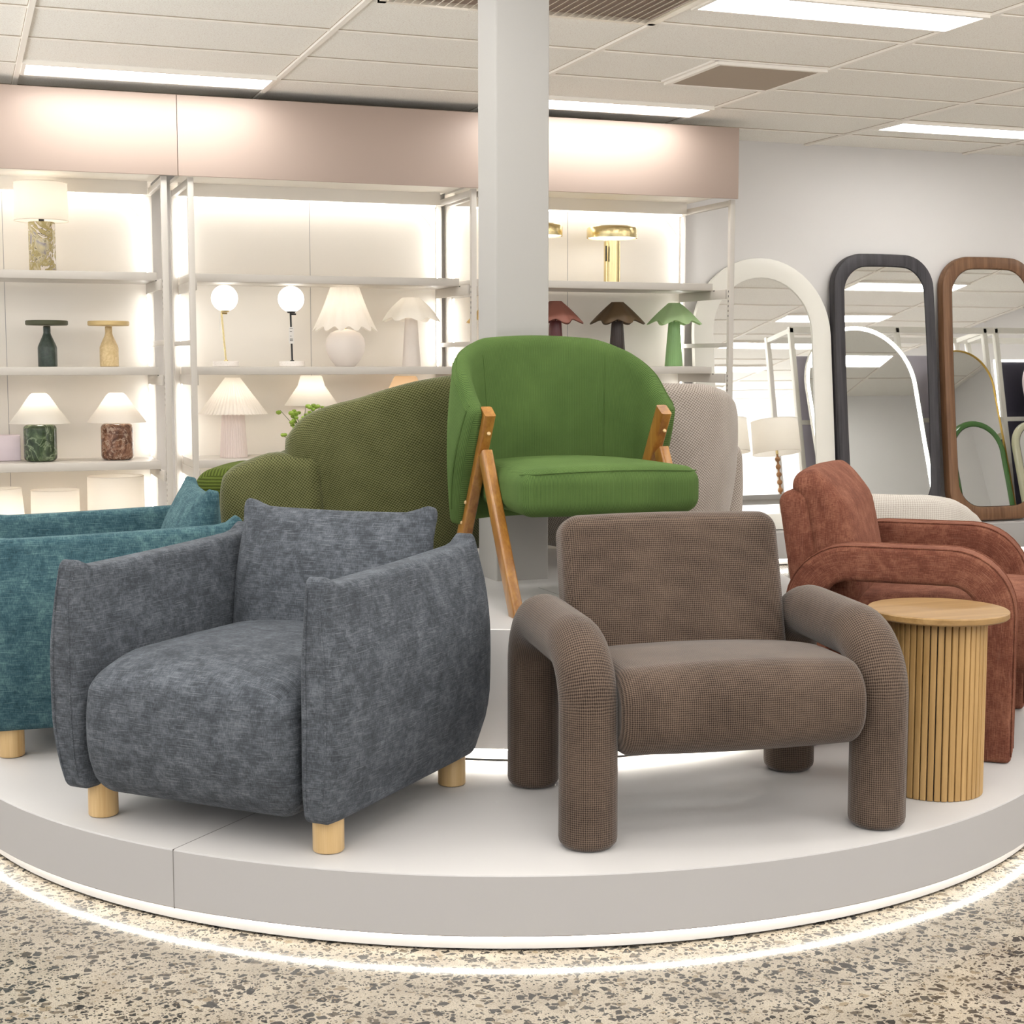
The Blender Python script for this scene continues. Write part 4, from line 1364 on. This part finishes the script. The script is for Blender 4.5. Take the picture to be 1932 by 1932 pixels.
# ------------------------------------------------------------------ display across the aisle, seen in the mirrors
def gondola():
    x0, x1, y0, y1, zt = 6.6, 9.62, 5.45, 5.88, 2.13
    t = thing('display_rack', 'white rack with lavender and dark panels, seen reflected in the wall mirrors', 'display rack', ((x0 + x1) / 2, y1, 0))
    ox, oy = (x0 + x1) / 2, y1
    for px_ in (x0, 7.60, 8.50, 8.62, x1):
        for py in (y1 - .02, y0 + .02):
            m = MB(); bbox(m, px_ - ox - .02, px_ - ox + .02, py - oy - .02, py - oy + .02, 0, zt, .002, nr=1); m.build('post', M['white_frame'], t)
        m = MB(); box(m, px_ - ox - .015, px_ - ox + .015, y0 - oy, y1 - oy, zt - .05, zt - .012); m.build('side_rail', M['white_frame'], t, smooth=False)
    for (z0, z1) in ((zt - .05, zt), (1.30, 1.335)):
        for yy in (y1 - .02, y0 + .02):
            m = MB(); box(m, x0 - ox, x1 - ox, yy - oy - .015, yy - oy + .015, z0, z1); m.build('front_rail', M['white_frame'], t, smooth=False)
    for (a, b, z0, z1, mt) in ((7.66, 8.44, .36, 1.92, 'lavender'), (6.68, 7.54, .36, 1.92, 'lavender'), (8.72, 9.56, .36, 1.86, 'navy')):
        m = MB(); bbox(m, a - ox, b - ox, -.20, -.18, z0, z1, .004, nr=1); p = m.build('panel', M[mt], t)
        if mt == 'navy':
            m = MB()
            for c in ((a - .02, a - .008, z0, z1 + .02), (b + .008, b + .02, z0, z1 + .02), (a - .02, b + .02, z1 + .008, z1 + .02)):
                box(m, c[0] - ox, c[1] - ox, -.185, -.175, c[2], c[3])
            m.build('light_strip', M['led'], p, smooth=False)
    m = MB(); bbox(m, x0 - ox, x1 - ox, -.43, .50, .0, .34, .004, nr=1); m.build('plinth', M['white'], t)
gondola()
def lean(x, y, name, label, o, i, th, mat, tilt=6.5, **k):
    mirror(name, label, o, i, th, mat, (x, y, .343), radians(tilt), pi, **k)
def arch_pair(w, h, fw):
    return arch_outline(w, h), [(p[0], p[1] + fw) for p in arch_outline(w - fw, h - 2 * fw)]
o_, i_ = arch_pair(.52, 1.79, .006)
lean(7.15, 6.10, 'arched_mirror', 'large arched mirror edged with a white light band, reflected in the black framed mirror', o_, i_, .03, M['white_frame'],
     led=[(p[0], p[1] + .034) for p in arch_outline(.486, 1.79 - .068)])
o_, i_ = arch_pair(.325, 1.57, .014)
lean(8.11, 6.13, 'arched_mirror', 'slim gold framed arched mirror, reflected in the walnut framed mirror', o_, i_, .03, M['gold'])
o_, i_ = arch_pair(.33, 1.56, .03)
lean(9.10, 6.10, 'arched_mirror', 'pale pink framed arched mirror, reflected at the right edge of the walnut mirror', o_, i_, .03, M['pframe'])
o_, i_ = arch_pair(.28, .92, .055)
lean(8.06, 6.22, 'arched_mirror', 'glossy green framed arched mirror, reflected low in the walnut framed mirror', o_, i_, .05, M['gframe'], rnd=.024)
o_, i_ = arch_pair(.22, .90, .055)
lean(8.60, 6.30, 'arched_mirror', 'glossy ivory framed arched mirror, reflected low in the walnut framed mirror', o_, i_, .05, M['cframe'], rnd=.024)

def reflected_lamps():
    t = thing('console_table', 'white console table with two drum lamps, reflected in the white arched mirror', 'table', (5.98, 6.25, 0))
    m = MB(); bbox(m, -.48, .40, -.18, .18, .62, .66, .004); m.build('tabletop', M['white'], t)
    for sx in (-.46, .38):
        for sy in (-.16, .16):
            m = MB(); bbox(m, sx - .018, sx + .018, sy - .018, sy + .018, 0, .62, .003, nr=1); m.build('leg', M['white'], t)
    t = thing('bead_stem_lamp', 'wooden bead stem lamp with a white drum shade, reflected in the white arched mirror', 'table lamp', (6.14, 6.25, .661))
    m = MB(); pr = [(0, 0), (.06, 0), (.06, .012), (.008, .014)]
    z = .03
    for k in range(5):
        pr += [(.008, z)] + [(max(.008, .022 * sin(pi * q / 8)), z + .022 - .022 * cos(pi * q / 8)) for q in range(1, 8)] + [(.008, z + .046)]
        z += .062
    pr += [(.008, .37), (0, .37)]
    lathe(m, pr, 28); m.build('stem', M['bead_wood'], t, ang=60)
    m = MB(); lathe(m, [(0, .34), (.011, .34), (.011, .372), (0, .372)], 16); m.build('socket', M['brass'], t)
    m = MB(); drum(m, .19, .185, .35, .61); m.build('shade', M['linen'], t); bulb(t, .46)
    t = thing('drum_shade_lamp', 'plain white drum shade lamp beside the bead lamp, reflected in the white arched mirror', 'table lamp', (5.70, 6.25, .661))
    m = MB(); lathe(m, [(0, 0), (.06, 0), (.05, .3), (0, .3)], 28); m.build('base', M['plaster'], t)
    m = MB(); tube(m, [(0, 0, .3), (0, 0, .42)], .006, 8); m.build('stem', M['brass'], t)
    m = MB(); drum(m, .18, .17, .36, .62); m.build('shade', M['linen'], t); bulb(t, .46)
reflected_lamps()
